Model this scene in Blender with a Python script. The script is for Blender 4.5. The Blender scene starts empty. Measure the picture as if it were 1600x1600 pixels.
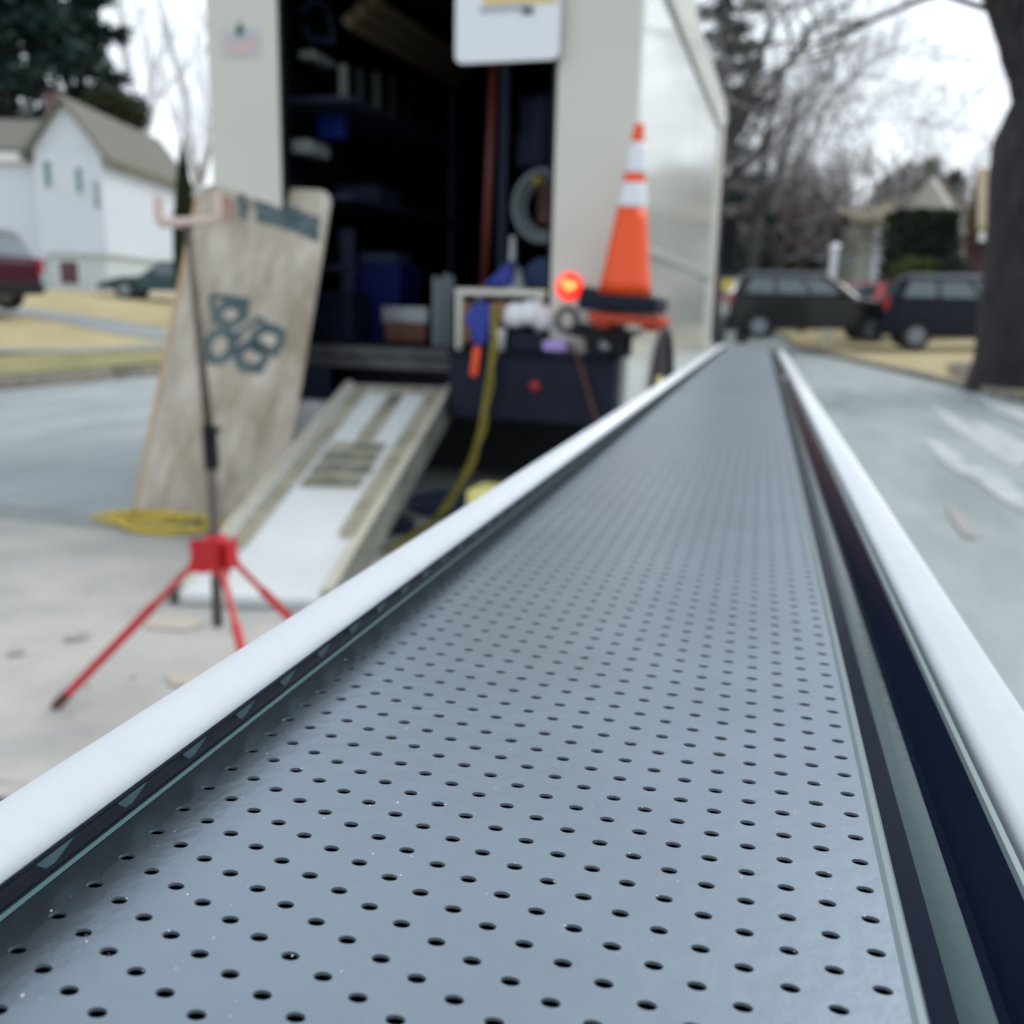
import bpy, bmesh, math, random
from mathutils import Vector, Matrix, noise
random.seed(7)
C = bpy.context.scene.collection
sc = bpy.context.scene
PI = math.pi
# ------------------------------------------------------------------ camera
F = 1480.0; CAMH = 1.12; RHO = .025
def Mx(a): return Matrix.Rotation(a, 3, 'X')
def Mz(a): return Matrix.Rotation(a, 3, 'Z')
_v = Mz(RHO) @ Vector(((1240-800)/F, (800-487)/F, -1))
TH = math.atan2(_v.y, 1.0)
_w = Mx(PI/2-TH) @ _v
PSI = math.atan2(_w.x, _w.y)
R = Mz(PSI) @ Mx(PI/2-TH) @ Mz(RHO)
CAM = Vector((0, 0, CAMH))
cd = bpy.data.cameras.new('camera'); cam = bpy.data.objects.new('camera', cd); C.objects.link(cam)
cam.matrix_world = Matrix.Translation(CAM) @ R.to_4x4()
cd.sensor_width = 36; cd.lens = F/1600*36; cd.clip_start = .005; cd.clip_end = 3000
cd.dof.use_dof = True; cd.dof.focus_distance = .152; cd.dof.aperture_fstop = 19.5; cd.dof.aperture_blades = 0
sc.camera = cam
# ------------------------------------------------------------------ sky and sun (overcast)
SUN_EL = math.radians(48); SUN_AZ = math.radians(40)
w = bpy.data.worlds.new('World'); sc.world = w; w.use_nodes = True
nt = w.node_tree; nt.nodes.clear()
out = nt.nodes.new('ShaderNodeOutputWorld'); bg = nt.nodes.new('ShaderNodeBackground')
sky = nt.nodes.new('ShaderNodeTexSky'); sky.sky_type = 'NISHITA'; sky.sun_disc = False
sky.sun_elevation = SUN_EL; sky.sun_rotation = SUN_AZ; sky.dust_density = 3
tc = nt.nodes.new('ShaderNodeTexCoord'); mp = nt.nodes.new('ShaderNodeMapping'); mp.inputs['Scale'].default_value = (1.2, 1.2, 3.2)
nz = nt.nodes.new('ShaderNodeTexNoise'); nz.inputs['Scale'].default_value = 2.2; nz.inputs['Detail'].default_value = 5
cr = nt.nodes.new('ShaderNodeValToRGB')
cr.color_ramp.elements[0].position = .32; cr.color_ramp.elements[0].color = (7.6, 8.1, 8.8, 1)
cr.color_ramp.elements[1].position = .62; cr.color_ramp.elements[1].color = (9.4, 10.2, 10.8, 1)
mx = nt.nodes.new('ShaderNodeMix'); mx.data_type = 'RGBA'; mx.inputs[0].default_value = .86
L = nt.links.new
L(tc.outputs['Generated'], mp.inputs[0]); L(mp.outputs[0], nz.inputs['Vector']); L(nz.outputs['Fac'], cr.inputs[0])
sx = nt.nodes.new('ShaderNodeSeparateXYZ'); L(tc.outputs['Generated'], sx.inputs[0])
mr = nt.nodes.new('ShaderNodeMapRange'); mr.inputs['From Min'].default_value = .30; mr.inputs['From Max'].default_value = .92; mr.inputs['To Min'].default_value = 1.08; mr.inputs['To Max'].default_value = .50
L(sx.outputs['Z'], mr.inputs['Value']); vm = nt.nodes.new('ShaderNodeVectorMath'); vm.operation = 'SCALE'; L(cr.outputs[0], vm.inputs[0]); L(mr.outputs[0], vm.inputs['Scale'])
L(sky.outputs[0], mx.inputs[6]); L(vm.outputs[0], mx.inputs[7]); L(mx.outputs[2], bg.inputs[0]); bg.inputs[1].default_value = .1
L(bg.outputs[0], out.inputs[0])
sd = bpy.data.lights.new('sun', 'SUN'); sd.energy = 1.1; sd.angle = math.radians(20); sd.color = (1, .96, .9)
so = bpy.data.objects.new('sun', sd); C.objects.link(so)
so.rotation_euler = (PI/2-SUN_EL, 0, PI-SUN_AZ)
sc.view_settings.view_transform = 'Standard'; sc.view_settings.look = 'None'; sc.view_settings.exposure = 0.50
# ------------------------------------------------------------------ helpers
RT = Vector((math.cos(PSI), math.sin(PSI), 0)); FW = Vector((-math.sin(PSI), math.cos(PSI), 0))
def ray(x, y): return R @ Vector(((x-800)/F, (800-y)/F, -1))
def PG(x, y, z=0.0):
    q = ray(x, y); return CAM + q*((z-CAMH)/q.z)
def PY(x, y, Y):
    q = ray(x, y); return CAM + q*(Y/q.y)
def PX(x, y, X):
    q = ray(x, y); return CAM + q*(X/q.x)
def PB(x, y, b):
    q = ray(x, y); return CAM + q*(b/q.dot(FW))
def ab(a, b, z=0): return RT*a + FW*b + Vector((0, 0, z))
def toab(p): return (p.dot(RT), p.dot(FW), p.z)

def mat(name, col, rough=.6, metal=0., var=0., scale=8., bump=0., bscale=40., spec=.5, col2=None, stretch=None, emit=None, coat=0.):
    m = bpy.data.materials.new(name); m.use_nodes = True; n = m.node_tree; b = n.nodes['Principled BSDF']
    b.inputs['Base Color'].default_value = (*col, 1); b.inputs['Roughness'].default_value = rough
    b.inputs['Metallic'].default_value = metal; b.inputs['Specular IOR Level'].default_value = spec
    if coat: b.inputs['Coat Weight'].default_value = coat; b.inputs['Coat Roughness'].default_value = .08
    if emit: b.inputs['Emission Color'].default_value = (*emit[0], 1); b.inputs['Emission Strength'].default_value = emit[1]
    t = n.nodes.new('ShaderNodeTexCoord'); src = t.outputs['Object']
    if stretch:
        q = n.nodes.new('ShaderNodeMapping'); q.inputs['Scale'].default_value = stretch; n.links.new(src, q.inputs[0]); src = q.outputs[0]
    if var or col2:
        z = n.nodes.new('ShaderNodeTexNoise'); z.inputs['Scale'].default_value = scale; z.inputs['Detail'].default_value = 6; z.inputs['Roughness'].default_value = .65
        n.links.new(src, z.inputs['Vector'])
        r = n.nodes.new('ShaderNodeValToRGB'); r.color_ramp.elements[0].position = .36; r.color_ramp.elements[1].position = .66
        c2 = col2 if col2 else tuple(min(1, c*(1+var)) for c in col); c1 = col if col2 else tuple(c*(1-var) for c in col)
        r.color_ramp.elements[0].color = (*c1, 1); r.color_ramp.elements[1].color = (*c2, 1)
        n.links.new(z.outputs['Fac'], r.inputs[0]); n.links.new(r.outputs[0], b.inputs['Base Color'])
    if bump:
        z2 = n.nodes.new('ShaderNodeTexNoise'); z2.inputs['Scale'].default_value = bscale; z2.inputs['Detail'].default_value = 4
        n.links.new(src, z2.inputs['Vector']); bp = n.nodes.new('ShaderNodeBump'); bp.inputs['Strength'].default_value = bump; bp.inputs['Distance'].default_value = .01
        n.links.new(z2.outputs['Fac'], bp.inputs['Height']); n.links.new(bp.outputs[0], b.inputs['Normal'])
    return m

class MB:
    def __init__(s): s.v = []; s.f = []
    def add(s, vs, fs):
        o = len(s.v); s.v += [Vector(v) for v in vs]; s.f += [tuple(i+o for i in f) for f in fs]; return s
    def box(s, lo, hi, M=None):
        x0, y0, z0 = lo; x1, y1, z1 = hi
        vs = [Vector(p) for p in ((x0,y0,z0),(x1,y0,z0),(x1,y1,z0),(x0,y1,z0),(x0,y0,z1),(x1,y0,z1),(x1,y1,z1),(x0,y1,z1))]
        if M: vs = [M @ v for v in vs]
        return s.add(vs, [(0,3,2,1),(4,5,6,7),(0,1,5,4),(1,2,6,5),(2,3,7,6),(3,0,4,7)])
    def tube(s, pts, r, n=8, cap=True):
        pts = [Vector(p) for p in pts]; k = len(pts)
        rs = r if isinstance(r, (list, tuple)) else [r]*k
        vs = []; ref = None
        for i, p in enumerate(pts):
            d = (pts[min(i+1, k-1)]-pts[max(i-1, 0)]).normalized()
            if ref is None: ref = Vector((0,0,1)) if abs(d.z) < .9 else Vector((1,0,0))
            a = (ref - d*ref.dot(d)).normalized(); b = d.cross(a); ref = a
            for j in range(n):
                t = 2*PI*j/n; vs.append(p + (a*math.cos(t)+b*math.sin(t))*rs[i])
        fs = [(i*n+j, i*n+(j+1) % n, (i+1)*n+(j+1) % n, (i+1)*n+j) for i in range(k-1) for j in range(n)]
        if cap: fs += [tuple(range(n-1, -1, -1)), tuple((k-1)*n+j for j in range(n))]
        return s.add(vs, fs)
    def lathe(s, prof, c=(0,0,0), n=24, M=None):
        c = Vector(c); vs = []
        for r, z in prof:
            for j in range(n):
                t = 2*PI*j/n; v = Vector((r*math.cos(t), r*math.sin(t), z)); vs.append((M @ v if M else v)+c)
        k = len(prof)
        fs = [(i*n+j, i*n+(j+1) % n, (i+1)*n+(j+1) % n, (i+1)*n+j) for i in range(k-1) for j in range(n)]
        fs += [tuple(range(n-1, -1, -1)), tuple((k-1)*n+j for j in range(n))]
        return s.add(vs, fs)
    def prism(s, poly, d):  # planar polygon points extruded by vector d
        k = len(poly); d = Vector(d); p = [Vector(q) for q in poly]
        return s.add(p+[q+d for q in p], [tuple(range(k-1, -1, -1)), tuple(range(k, 2*k))]+[(i, (i+1) % k, k+(i+1) % k, k+i) for i in range(k)])
    def build(s, name, m, parent=None, smooth=False, bevel=0., seg=2, loc=None, fix=True):
        me = bpy.data.meshes.new(name); o0 = Vector(loc) if loc is not None else Vector((0,0,0))
        me.from_pydata([v-o0 for v in s.v], [], s.f); me.materials.append(m)
        if fix:
            bm = bmesh.new(); bm.from_mesh(me); bmesh.ops.recalc_face_normals(bm, faces=bm.faces); bm.to_mesh(me); bm.free()
        if smooth:
            for p in me.polygons: p.use_smooth = True
        o = bpy.data.objects.new(name, me); C.objects.link(o); o.location = o0
        if parent:
            o.parent = parent; o.location = o0-Vector(parent.location) if loc is not None else -Vector(parent.location)
            if loc is None and False: pass
        if bevel:
            b = o.modifiers.new('bevel', 'BEVEL'); b.width = bevel; b.segments = seg; b.limit_method = 'ANGLE'
            b.harden_normals = False
        return o
def tag(o, label=None, cat=None, group=None, kind=None):
    if label: o['label'] = label
    if cat: o['category'] = cat
    if group: o['group'] = group
    if kind: o['kind'] = kind
    return o
def empty(name, loc, label=None, cat=None, group=None, rz=0):
    o = bpy.data.objects.new(name, None); C.objects.link(o); o.location = loc; o.rotation_euler = (0, 0, rz); o.empty_display_size = .1
    return tag(o, label, cat, group)
def local(name, mb, m, parent, **k):   # geometry already written in the parent's own frame
    o = mb.build(name, m, None, **k); o.parent = parent; return o
def copy_tree(o, parent=None):
    c = o.copy(); C.objects.link(c); c.parent = parent
    for ch in [x for x in bpy.data.objects if x.parent == o]: copy_tree(ch, c)
    return c
def smoothpath(pts, n=8):
    pts = [Vector(p) for p in pts]; res = []
    for i in range(len(pts)-1):
        p0 = pts[max(i-1, 0)]; p1 = pts[i]; p2 = pts[i+1]; p3 = pts[min(i+2, len(pts)-1)]
        for k in range(n):
            t = k/n; res.append(.5*((2*p1)+(p2-p0)*t+(2*p0-5*p1+4*p2-p3)*t*t+(3*p1-p0-3*p2+p3)*t**3))
    res.append(pts[-1]); return res
# ------------------------------------------------------------------ materials
M = {}
M['asphalt'] = mat('asphalt', (.27,.32,.33), .42, var=0, col2=(.42,.475,.49), scale=1.3, bump=.6, bscale=90, stretch=(1.6,.4,1))
M['concrete'] = mat('concrete', (.38,.385,.375), .7, col2=(.56,.54,.50), scale=2.0, bump=.4, bscale=70)
M['dry_grass'] = mat('dry_grass', (.38,.32,.165), .95, col2=(.50,.43,.25), scale=.8, bump=.6, bscale=20)
M['green_grass'] = mat('green_grass', (.19,.19,.07), .95, col2=(.36,.31,.15), scale=1.1, bump=.6, bscale=20)
M['soil'] = mat('soil', (.07,.06,.05), .95, col2=(.2,.17,.13), scale=2)
M['far_ground'] = mat('far_ground', (.22,.19,.11), .95, col2=(.30,.26,.15), scale=.1)
M['kerb'] = mat('kerb', (.16,.15,.13), .8, col2=(.33,.30,.25), scale=3)
M['path'] = mat('path', (.28,.31,.33), .8, var=.12, scale=1.5)
M['guard'] = mat('guard', (.285,.345,.405), .35, metal=.90, var=.05, scale=22, bump=.03, bscale=300)
M['guard'].node_tree.nodes['Principled BSDF'].inputs['IOR'].default_value = 1.45
M['guard_dark'] = mat('guard_dark', (.006,.011,.028), .25, metal=0., spec=.14, bump=.02, bscale=260)  # guard sheet with its dark reflections put into the colour
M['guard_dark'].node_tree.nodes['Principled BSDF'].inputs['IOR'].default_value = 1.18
M['channel_floor'] = mat('channel_floor', (.038,.078,.085), .2, metal=.55, bump=.02, bscale=260)  # teal tone imitating the sky mirrored in the channel
M['wall_black'] = mat('wall_black', (.006,.009,.02), .4, spec=.15)  # near black standing for shade under the hem and the guard
M['hem_white'] = mat('hem_white', (.80,.84,.88), .34, spec=.4, bump=.035, bscale=45, var=.02, scale=30)
M['tab'] = mat('tab', (.06,.13,.15), .3, metal=.4)
M['hole_wall'] = mat('hole_wall', (.26,.31,.36), .35, metal=.5)
M['rim_edge'] = mat('rim_edge', (.24,.30,.32), .4, metal=.8)
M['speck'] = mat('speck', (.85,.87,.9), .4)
M['cream'] = mat('cream', (.60,.59,.53), .45, var=.03, scale=1.5, coat=.3)
M['gloss_white'] = mat('gloss_white', (.70,.72,.68), .18, var=.06, scale=1.3, coat=.6, bump=.05, bscale=2)
M['trim'] = mat('trim', (.40,.42,.38), .4)
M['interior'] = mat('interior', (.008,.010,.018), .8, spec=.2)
M['black'] = mat('black', (.005,.006,.010), .55, var=.3, scale=5, spec=.25)
M['navy_black'] = mat('navy_black', (.005,.008,.022), .55, var=.3, scale=6, spec=.22)
M['tyre'] = mat('tyre', (.02,.02,.024), .8)
M['steel'] = mat('steel', (.28,.30,.32), .4, metal=.7, var=.2, scale=20)
M['dark_steel'] = mat('dark_steel', (.06,.062,.07), .5, metal=.5, var=.4, scale=9)
M['rust'] = mat('rust', (.10,.035,.02), .6, var=.3)
M['redpole'] = mat('redpole', (.11,.022,.014), .6)
M['blue'] = mat('blue', (.01,.03,.30), .5)
M['dkblue'] = mat('dkblue', (.003,.005,.07), .7, spec=.2)
M['orange'] = mat('orange', (.90,.085,.008), .45, var=.06, scale=9)
M['dk_orange'] = mat('dk_orange', (.45,.045,.015), .6, var=.15, scale=9)
M['reflective'] = mat('reflective', (.74,.76,.83), .5)
M['redpaint'] = mat('redpaint', (.55,.01,.02), .35, var=.1, scale=20)
M['pinkpaint'] = mat('pinkpaint', (.60,.47,.42), .5)
M['pole'] = mat('pole', (.07,.065,.062), .5, metal=.3, col2=(.17,.13,.11), scale=9)
M['yellow'] = mat('yellow', (.62,.47,.06), .5, var=.1, scale=15)
M['yellow_cord'] = mat('yellow_cord', (.20,.165,.008), .55)  # yellow with the shade on the cord put into the colour
M['pale_yellow'] = mat('pale_yellow', (.80,.74,.25), .5)
M['wood'] = mat('wood', (.31,.26,.19), .75, col2=(.58,.53,.46), scale=2.6, stretch=(2.6,1,.75), bump=.2, bscale=30)
M['wood_edge'] = mat('wood_edge', (.52,.36,.22), .8)
M['stain'] = mat('stain', (.36,.29,.19), .8, col2=(.45,.38,.28), scale=4)
M['stencil'] = mat('stencil', (.045,.085,.10), .8, col2=(.13,.17,.17), scale=9)
M['stencil_red'] = mat('stencil_red', (.38,.16,.14), .8)
M['ramp'] = mat('ramp', (.66,.69,.70), .55, var=.05, scale=3)
M['ramp_rail'] = mat('ramp_rail', (.52,.50,.41), .6, var=.12, scale=4)
M['ramp_side'] = mat('ramp_side', (.16,.17,.15), .7, var=.3, scale=5)
M['ramp_dirt'] = mat('ramp_dirt', (.25,.24,.17), .8, col2=(.42,.40,.31), scale=5)
M['ramp_text'] = mat('ramp_text', (.07,.09,.08), .8, col2=(.25,.25,.20), scale=14)
M['white'] = mat('white', (.78,.80,.84), .5)
M['house_white'] = mat('house_white', (.66,.72,.82), .7, var=.03, scale=.5)
M['house_found'] = mat('house_found', (.56,.62,.66), .8)
M['shingle'] = mat('shingle', (.175,.175,.15), .9, var=.12, scale=2)
M['shingle_tan'] = mat('shingle_tan', (.33,.27,.18), .9, var=.12, scale=2)
M['shutter'] = mat('shutter', (.12,.25,.28), .5)
M['glass'] = mat('glass', (.05,.085,.10), .08, spec=1.0, coat=.6)
M['brick'] = mat('brick', (.13,.07,.08), .9, var=.2, scale=3)
M['beige'] = mat('beige', (.52,.50,.44), .8)
M['maroon'] = mat('maroon', (.05,.003,.014), .3, spec=.3, coat=.1)
M['teal_car'] = mat('teal_car', (.018,.06,.068), .3, coat=.2)
M['green_car'] = mat('green_car', (.006,.009,.009), .35, spec=.3, coat=.25)
M['navy_car'] = mat('navy_car', (.004,.006,.018), .35, spec=.22, coat=.08)
M['white_car'] = mat('white_car', (.66,.68,.72), .3, coat=.5)
M['silver_car'] = mat('silver_car', (.45,.48,.46), .3, coat=.7)
M['red_car'] = mat('red_car', (.5,.03,.05), .3, coat=.6)
M['tail'] = mat('tail', (.36,.01,.02), .3)
M['lampglass'] = mat('lampglass', (.7,.72,.7), .2)
M['rim'] = mat('rim', (.22,.25,.29), .35, metal=.7)
M['bark'] = mat('bark', (.06,.055,.055), .95, var=.35, scale=5, bump=.8, bscale=12)
M['bark_big'] = mat('bark_big', (.010,.008,.013), .95, col2=(.045,.036,.042), scale=3.5, stretch=(3,3,.6), bump=.8, bscale=12)
M['twig_grey'] = mat('twig_grey', (.24,.235,.245), .95)
M['twig_silver'] = mat('twig_silver', (.55,.54,.56), .95)
M['twig_brown'] = mat('twig_brown', (.115,.09,.085), .95)
M['twig_pale'] = mat('twig_pale', (.75,.75,.78), .95)
M['needles'] = mat('needles', (.006,.026,.028), .8, col2=(.02,.055,.05), scale=.7)
M['needles2'] = mat('needles2', (.012,.035,.018), .8, col2=(.03,.06,.03), scale=.9)
M['olive'] = mat('olive', (.022,.032,.006), .8, var=.4, scale=3)
M['hedge'] = mat('hedge', (.005,.013,.007), .85, col2=(.012,.028,.012), scale=2)
M['shrub'] = mat('shrub', (.06,.08,.012), .85, var=.4, scale=3)
M['brown_card'] = mat('brown_card', (.32,.17,.09), .8)
M['lilac'] = mat('lilac', (.45,.33,.75), .5)
M['denim'] = mat('denim', (.04,.07,.16), .9)
M['hose'] = mat('hose', (.14,.175,.19), .5)
M['tan_lumber'] = mat('tan_lumber', (.10,.075,.045), .8)
M['glimmer'] = mat('glimmer', (.45,.50,.50), .3)
M['dusty_blue'] = mat('dusty_blue', (.022,.03,.062), .7, spec=.25)
M['led_red'] = mat('led_red', (.8,.01,.0), .4, emit=((1,.006,.002), .95))
M['led_hot'] = mat('led_hot', (1,.5,.2), .4, emit=((1,.42,.09), 1.25))
M['red_dim'] = mat('red_dim', (.35,.01,.03), .4)
M['decal_pink'] = mat('decal_pink', (.60,.46,.46), .5)
M['decal_blue'] = mat('decal_blue', (.42,.46,.52), .5)
M['decal_green'] = mat('decal_green', (.08,.13,.12), .5)
M['decal_grey'] = mat('decal_grey', (.52,.51,.52), .5)
M['sign_yellow'] = mat('sign_yellow', (.72,.55,.24), .5)
# ================================================================== SETTING
def hL(x, y):   # ground height
    h = 0.0
    if x < -8.8:
        t = min(1, (-8.8-x)/18.0); h = .12+1.15*(t*t*(3-2*t))
    xr = 3.1-(y-14.3)*.168 if y < 31 else .29-(y-31)*.05
    if x > xr and y > 3:
        t = min(1, (x-xr)/6.0); h = max(h, .10+.28*t*min(1, max(0, (y-12)/10)))
    return h
def sheet(name, m, xs, ys, zf, kind='structure'):
    vs = [(x, y, zf(x, y)) for y in ys for x in xs]; n = len(xs)
    fs = [(j*n+i, j*n+i+1, (j+1)*n+i+1, (j+1)*n+i) for j in range(len(ys)-1) for i in range(n-1)]
    o = MB().add(vs, fs).build(name, m, smooth=True, fix=False); return tag(o, kind=kind)
def fr(a, b, n): return [a+(b-a)*i/n for i in range(n+1)]
tag(MB().add([(-900,-60,-.06),(900,-60,-.06),(900,1500,-.06),(-900,1500,-.06)], [(0,1,2,3)]).build('ground', M['far_ground'], fix=False), kind='structure')
tag(MB().add([(-8.8,-12,0),(6.2,-12,0),(3.1,14.3,0),(.29,31,0),(-1.2,60,0),(-8.8,60,0)], [(0,1,2,3,4,5)]).build('road', M['asphalt'], fix=False), kind='structure')
# concrete apron, its joints
apron = MB()
for (x0, x1) in ((-8.78,-5.3),(-5.29,-1.2),(-1.19,-.1)):
    apron.box((x0, 1.62, -.02), (x1, 3.74, .006))
tag(apron.build('concrete_apron', M['concrete'], bevel=.004), kind='structure')
tag(MB().add([(-8.7,3.74,.003),(-.1,3.74,.003),(-.1,4.05,.003),(-8.7,4.05,.003)], [(0,1,2,3)]).build('expansion_joint', mat('joint', (.31,.34,.33), .8, var=.15, scale=4), fix=False), kind='structure')
# fallen leaves and grit gathered along the kerb and over the concrete
random.seed(21); lf = MB()
for i in range(900):
    if i < 600: x = -8.72+abs(random.gauss(0,.22)); y = random.uniform(2, 26)
    else: x = random.uniform(-5.5,-.9); y = random.uniform(1.7, 6)
    r = random.uniform(.012,.035) if i < 600 else random.uniform(.003,.012); a = random.uniform(0, 6.28); c_, s_ = math.cos(a)*r, math.sin(a)*r; z = .010+random.uniform(0,.008)
    lf.add([(x-c_, y-s_, z), (x+s_*.6, y-c_*.6, z+.004), (x+c_, y+s_, z+.003), (x-s_*.6, y+c_*.6, z)], [(0,1,2,3)])
tag(lf.build('leaf_litter', mat('leaf', (.12,.08,.045), .9, col2=(.25,.17,.09), scale=3), fix=False), 'scattered brown leaf litter and grit on the road and along the kerb', 'leaves', kind='stuff')
# lawns
xsL = [-8.8-v for v in (80,60,45,35,30,26,22,19,16,13,11,9,7,5,3.5,2,1,.5,0)]
sheet('lawn_left', M['dry_grass'], xsL, fr(-10, 90, 60), hL)
def sheetR():
    ys = fr(3, 80, 40); us = [0,.4,1,2,3.5,6,9,14,20,30,45,70]; vs = []
    for y in ys:
        xr = 3.1-(y-14.3)*.168 if y < 31 else .29-(y-31)*.05
        for u in us: vs.append((xr+u, y, hL(xr+u+.001, y)))
    n = len(us); fs = [(j*n+i, j*n+i+1, (j+1)*n+i+1, (j+1)*n+i) for j in range(len(ys)-1) for i in range(n-1)]
    return tag(MB().add(vs, fs).build('lawn_right', M['dry_grass'], smooth=True, fix=False), kind='structure')
sheetR()
# strip of greener, dirtier verge on the left kerb and the kerbs themselves
sheet('verge', M['green_grass'], [-11.2,-10.2,-9.6,-9.1,-8.98], fr(-4, 40, 22), lambda x, y: hL(x, y)+.03+.03*noise.noise(Vector((x*2, y*.7, 0))))
k = MB()
for i in range(30):
    y = -4+i*1.5; k.box((-8.99, y, -.02), (-8.78+random.uniform(-.02,.05), y+1.49, .13+random.uniform(-.01,.02)))
tag(k.build('kerb_left', M['kerb'], bevel=.02), kind='structure')
k = MB()
k.add([(3.0,14.3,-.02),(3.14,14.3,-.02),(.33,31,-.02),(.19,31,-.02),(3.0,14.3,.11),(3.14,14.3,.11),(.33,31,.11),(.19,31,.11)], [(0,1,2,3),(4,7,6,5),(0,4,5,1),(1,5,6,2),(2,6,7,3),(3,7,4,0)])
tag(k.build('kerb_right', M['kerb'], bevel=.01), kind='structure')
# soil bed round the big tree, green edge on the right verge
vs = []
for i in range(28):
    t = 2*PI*i/28; r = 1+.18*noise.noise(Vector((math.cos(t)*2, math.sin(t)*2, 3)))
    x = 5.3+2.6*r*math.cos(t); y = 18.3+4.2*r*math.sin(t); vs.append((x, y, hL(max(x, 3.1-(y-14.3)*.168+.05), y)+.03))
tag(MB().add(vs, [tuple(range(28))]).build('soil_bed', M['soil'], fix=False), kind='structure')
sheet('verge_right', M['green_grass'], [3.3,4.0,5.0,6.5,9], fr(9, 15.2, 8), lambda x, y: max(hL(x, y), .1)+.012)
# driveway crossing the left lawn (follows the slope)
def strip(name, pts, wd, m, dz=.02):
    pts = smoothpath([Vector((p[0], p[1], 0)) for p in pts], 10); vs = []
    for i, p in enumerate(pts):
        d = (pts[min(i+1, len(pts)-1)]-pts[max(i-1, 0)]).normalized(); n = Vector((-d.y, d.x, 0))
        for s in (-1, -.33, .33, 1):
            q = p+n*s*wd*.5; vs.append((q.x, q.y, hL(q.x, q.y)+dz))
    fs = [(i*4+j, i*4+j+1, i*4+j+5, i*4+j+4) for i in range(len(pts)-1) for j in range(3)]
    return tag(MB().add(vs, fs).build(name, m, smooth=True, fix=False), kind='structure')
def on_slope(px, py):   # where the ray meets the terrain
    q = ray(px, py); t = 1.0
    while t < 120:
        p = CAM+q*t
        if p.z < hL(p.x, p.y): return p
        t += .05
    return CAM+q*60
strip('driveway', [on_slope(-60, 478), on_slope(60, 490), on_slope(150, 505), on_slope(250, 524), on_slope(330, 534)], 1.9, M['path'])
strip('pavement', [on_slope(-80, 553), on_slope(60, 552), on_slope(180, 549), on_slope(300, 540)], .55, M['path'], .05)
# pale worn patches on the road at the right (old paint and salt), a rusty one
def patch(name, px, py, w, l, m, lab=None, z=.005, sd=0):
    p = PG(px, py); vs = []
    for i in range(22):
        t = 2*PI*i/22; r = 1+.35*noise.noise(Vector((math.cos(t)*1.6+sd*7, math.sin(t)*1.6, sd)))
        vs.append((p.x+w*r*math.cos(t), p.y+l*r*math.sin(t), z))
    return tag(MB().add(vs, [tuple(range(22))]).build(name, m, fix=False), kind='structure')
M['salt'] = mat('salt', (.56,.60,.63), .6, col2=(.36,.41,.43), scale=4)
M['rustpatch'] = mat('rustpatch', (.39,.345,.34), .8, col2=(.34,.37,.38), scale=9)
M['tanpatch'] = mat('tanpatch', (.53,.45,.36), .8, col2=(.48,.46,.42), scale=9)
M['soilspot'] = mat('soilspot', (.33,.32,.31), .8, var=.2, scale=9)
for i, (px, py, w_, l_, m_) in enumerate([(1512,672,.16,1.6,'salt'),(1590,700,.18,1.4,'salt'),(1480,712,.12,.7,'salt'),(1560,760,.14,.55,'salt'),(1505,820,.06,.30,'rustpatch'),(1570,640,.22,1.6,'salt'),(275,978,.14,.05,'tanpatch'),(300,1068,.12,.035,'tanpatch'),(120,1000,.05,.03,'soilspot'),(25,1025,.03,.02,'soilspot')]):
    patch('road_stain', px, py, w_*.8, l_*1.5, M[m_], z=.0045+.0015*i if px > 900 else .008+.0006*i, sd=i)
# drainage grate in the near left corner
gp = PG(25, 1262)
gr = empty('drain_grate', (gp.x, gp.y-.12, 0), 'pale stone drain strip with dark slots edging the near concrete', 'drain')
b = MB()
b.box((-1.6,-.3,-.02), (.5,.19,.012)); local('stone_edge', b, M['kerb_pale'] if 'kerb_pale' in M else mat('stone_pale', (.45,.43,.43), .8, var=.2, scale=8), gr, bevel=.006)
for i in range(9):
    x = -1.4+i*.21
    for yy in (.01,.105):
        xo = .04 if yy > .05 else -.05; local('slot', MB().box((x+xo, yy-.016, .0125), (x+xo+.10, yy+.018, .016)), M['black'], gr)
# ================================================================== GUTTER (the subject)
gd = ray(1190, 497).normalized(); gr_ = gd.cross(Vector((0,0,1))).normalized(); gu = gr_.cross(gd)
GM = Matrix((gr_, gd, gu)).transposed().to_4x4(); GM.translation = CAM-gu*.080
K = .001
S0, S1 = -60, 2560
def gmesh(name, mb, m, parent, smooth=False, **k):   # millimetres (t across, s along, n up)
    mb.v = [v*K for v in mb.v]; o = local(name, mb, m, parent, smooth=smooth, **k); return o
gut = bpy.data.objects.new('gutter', None); C.objects.link(gut); gut.matrix_world = GM; gut.empty_display_size = .1
tag(gut, 'long white gutter with a grey perforated leaf guard filling the foreground', 'gutter')
def extr(poly, s0, s1, closed=True, steps=1):
    n = len(poly); vs = []; ss = fr(s0, s1, steps)
    for s in ss: vs += [(t, s, z) for t, z in poly]
    fs = []
    for a in range(steps):
        for i in range(n if closed else n-1):
            j = (i+1) % n; fs.append((a*n+i, a*n+j, (a+1)*n+j, (a+1)*n+i))
    if closed: fs += [tuple(range(n)), tuple((steps)*n+i for i in range(n-1, -1, -1))]
    return MB().add(vs, fs)
def ell(c, rx, ry, n=28, a0=0, a1=2*PI): return [(c[0]+rx*math.cos(a0+(a1-a0)*i/n), c[1]+ry*math.sin(a0+(a1-a0)*i/n)) for i in range(n if a1-a0 > 6.2 else n+1)]
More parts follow.
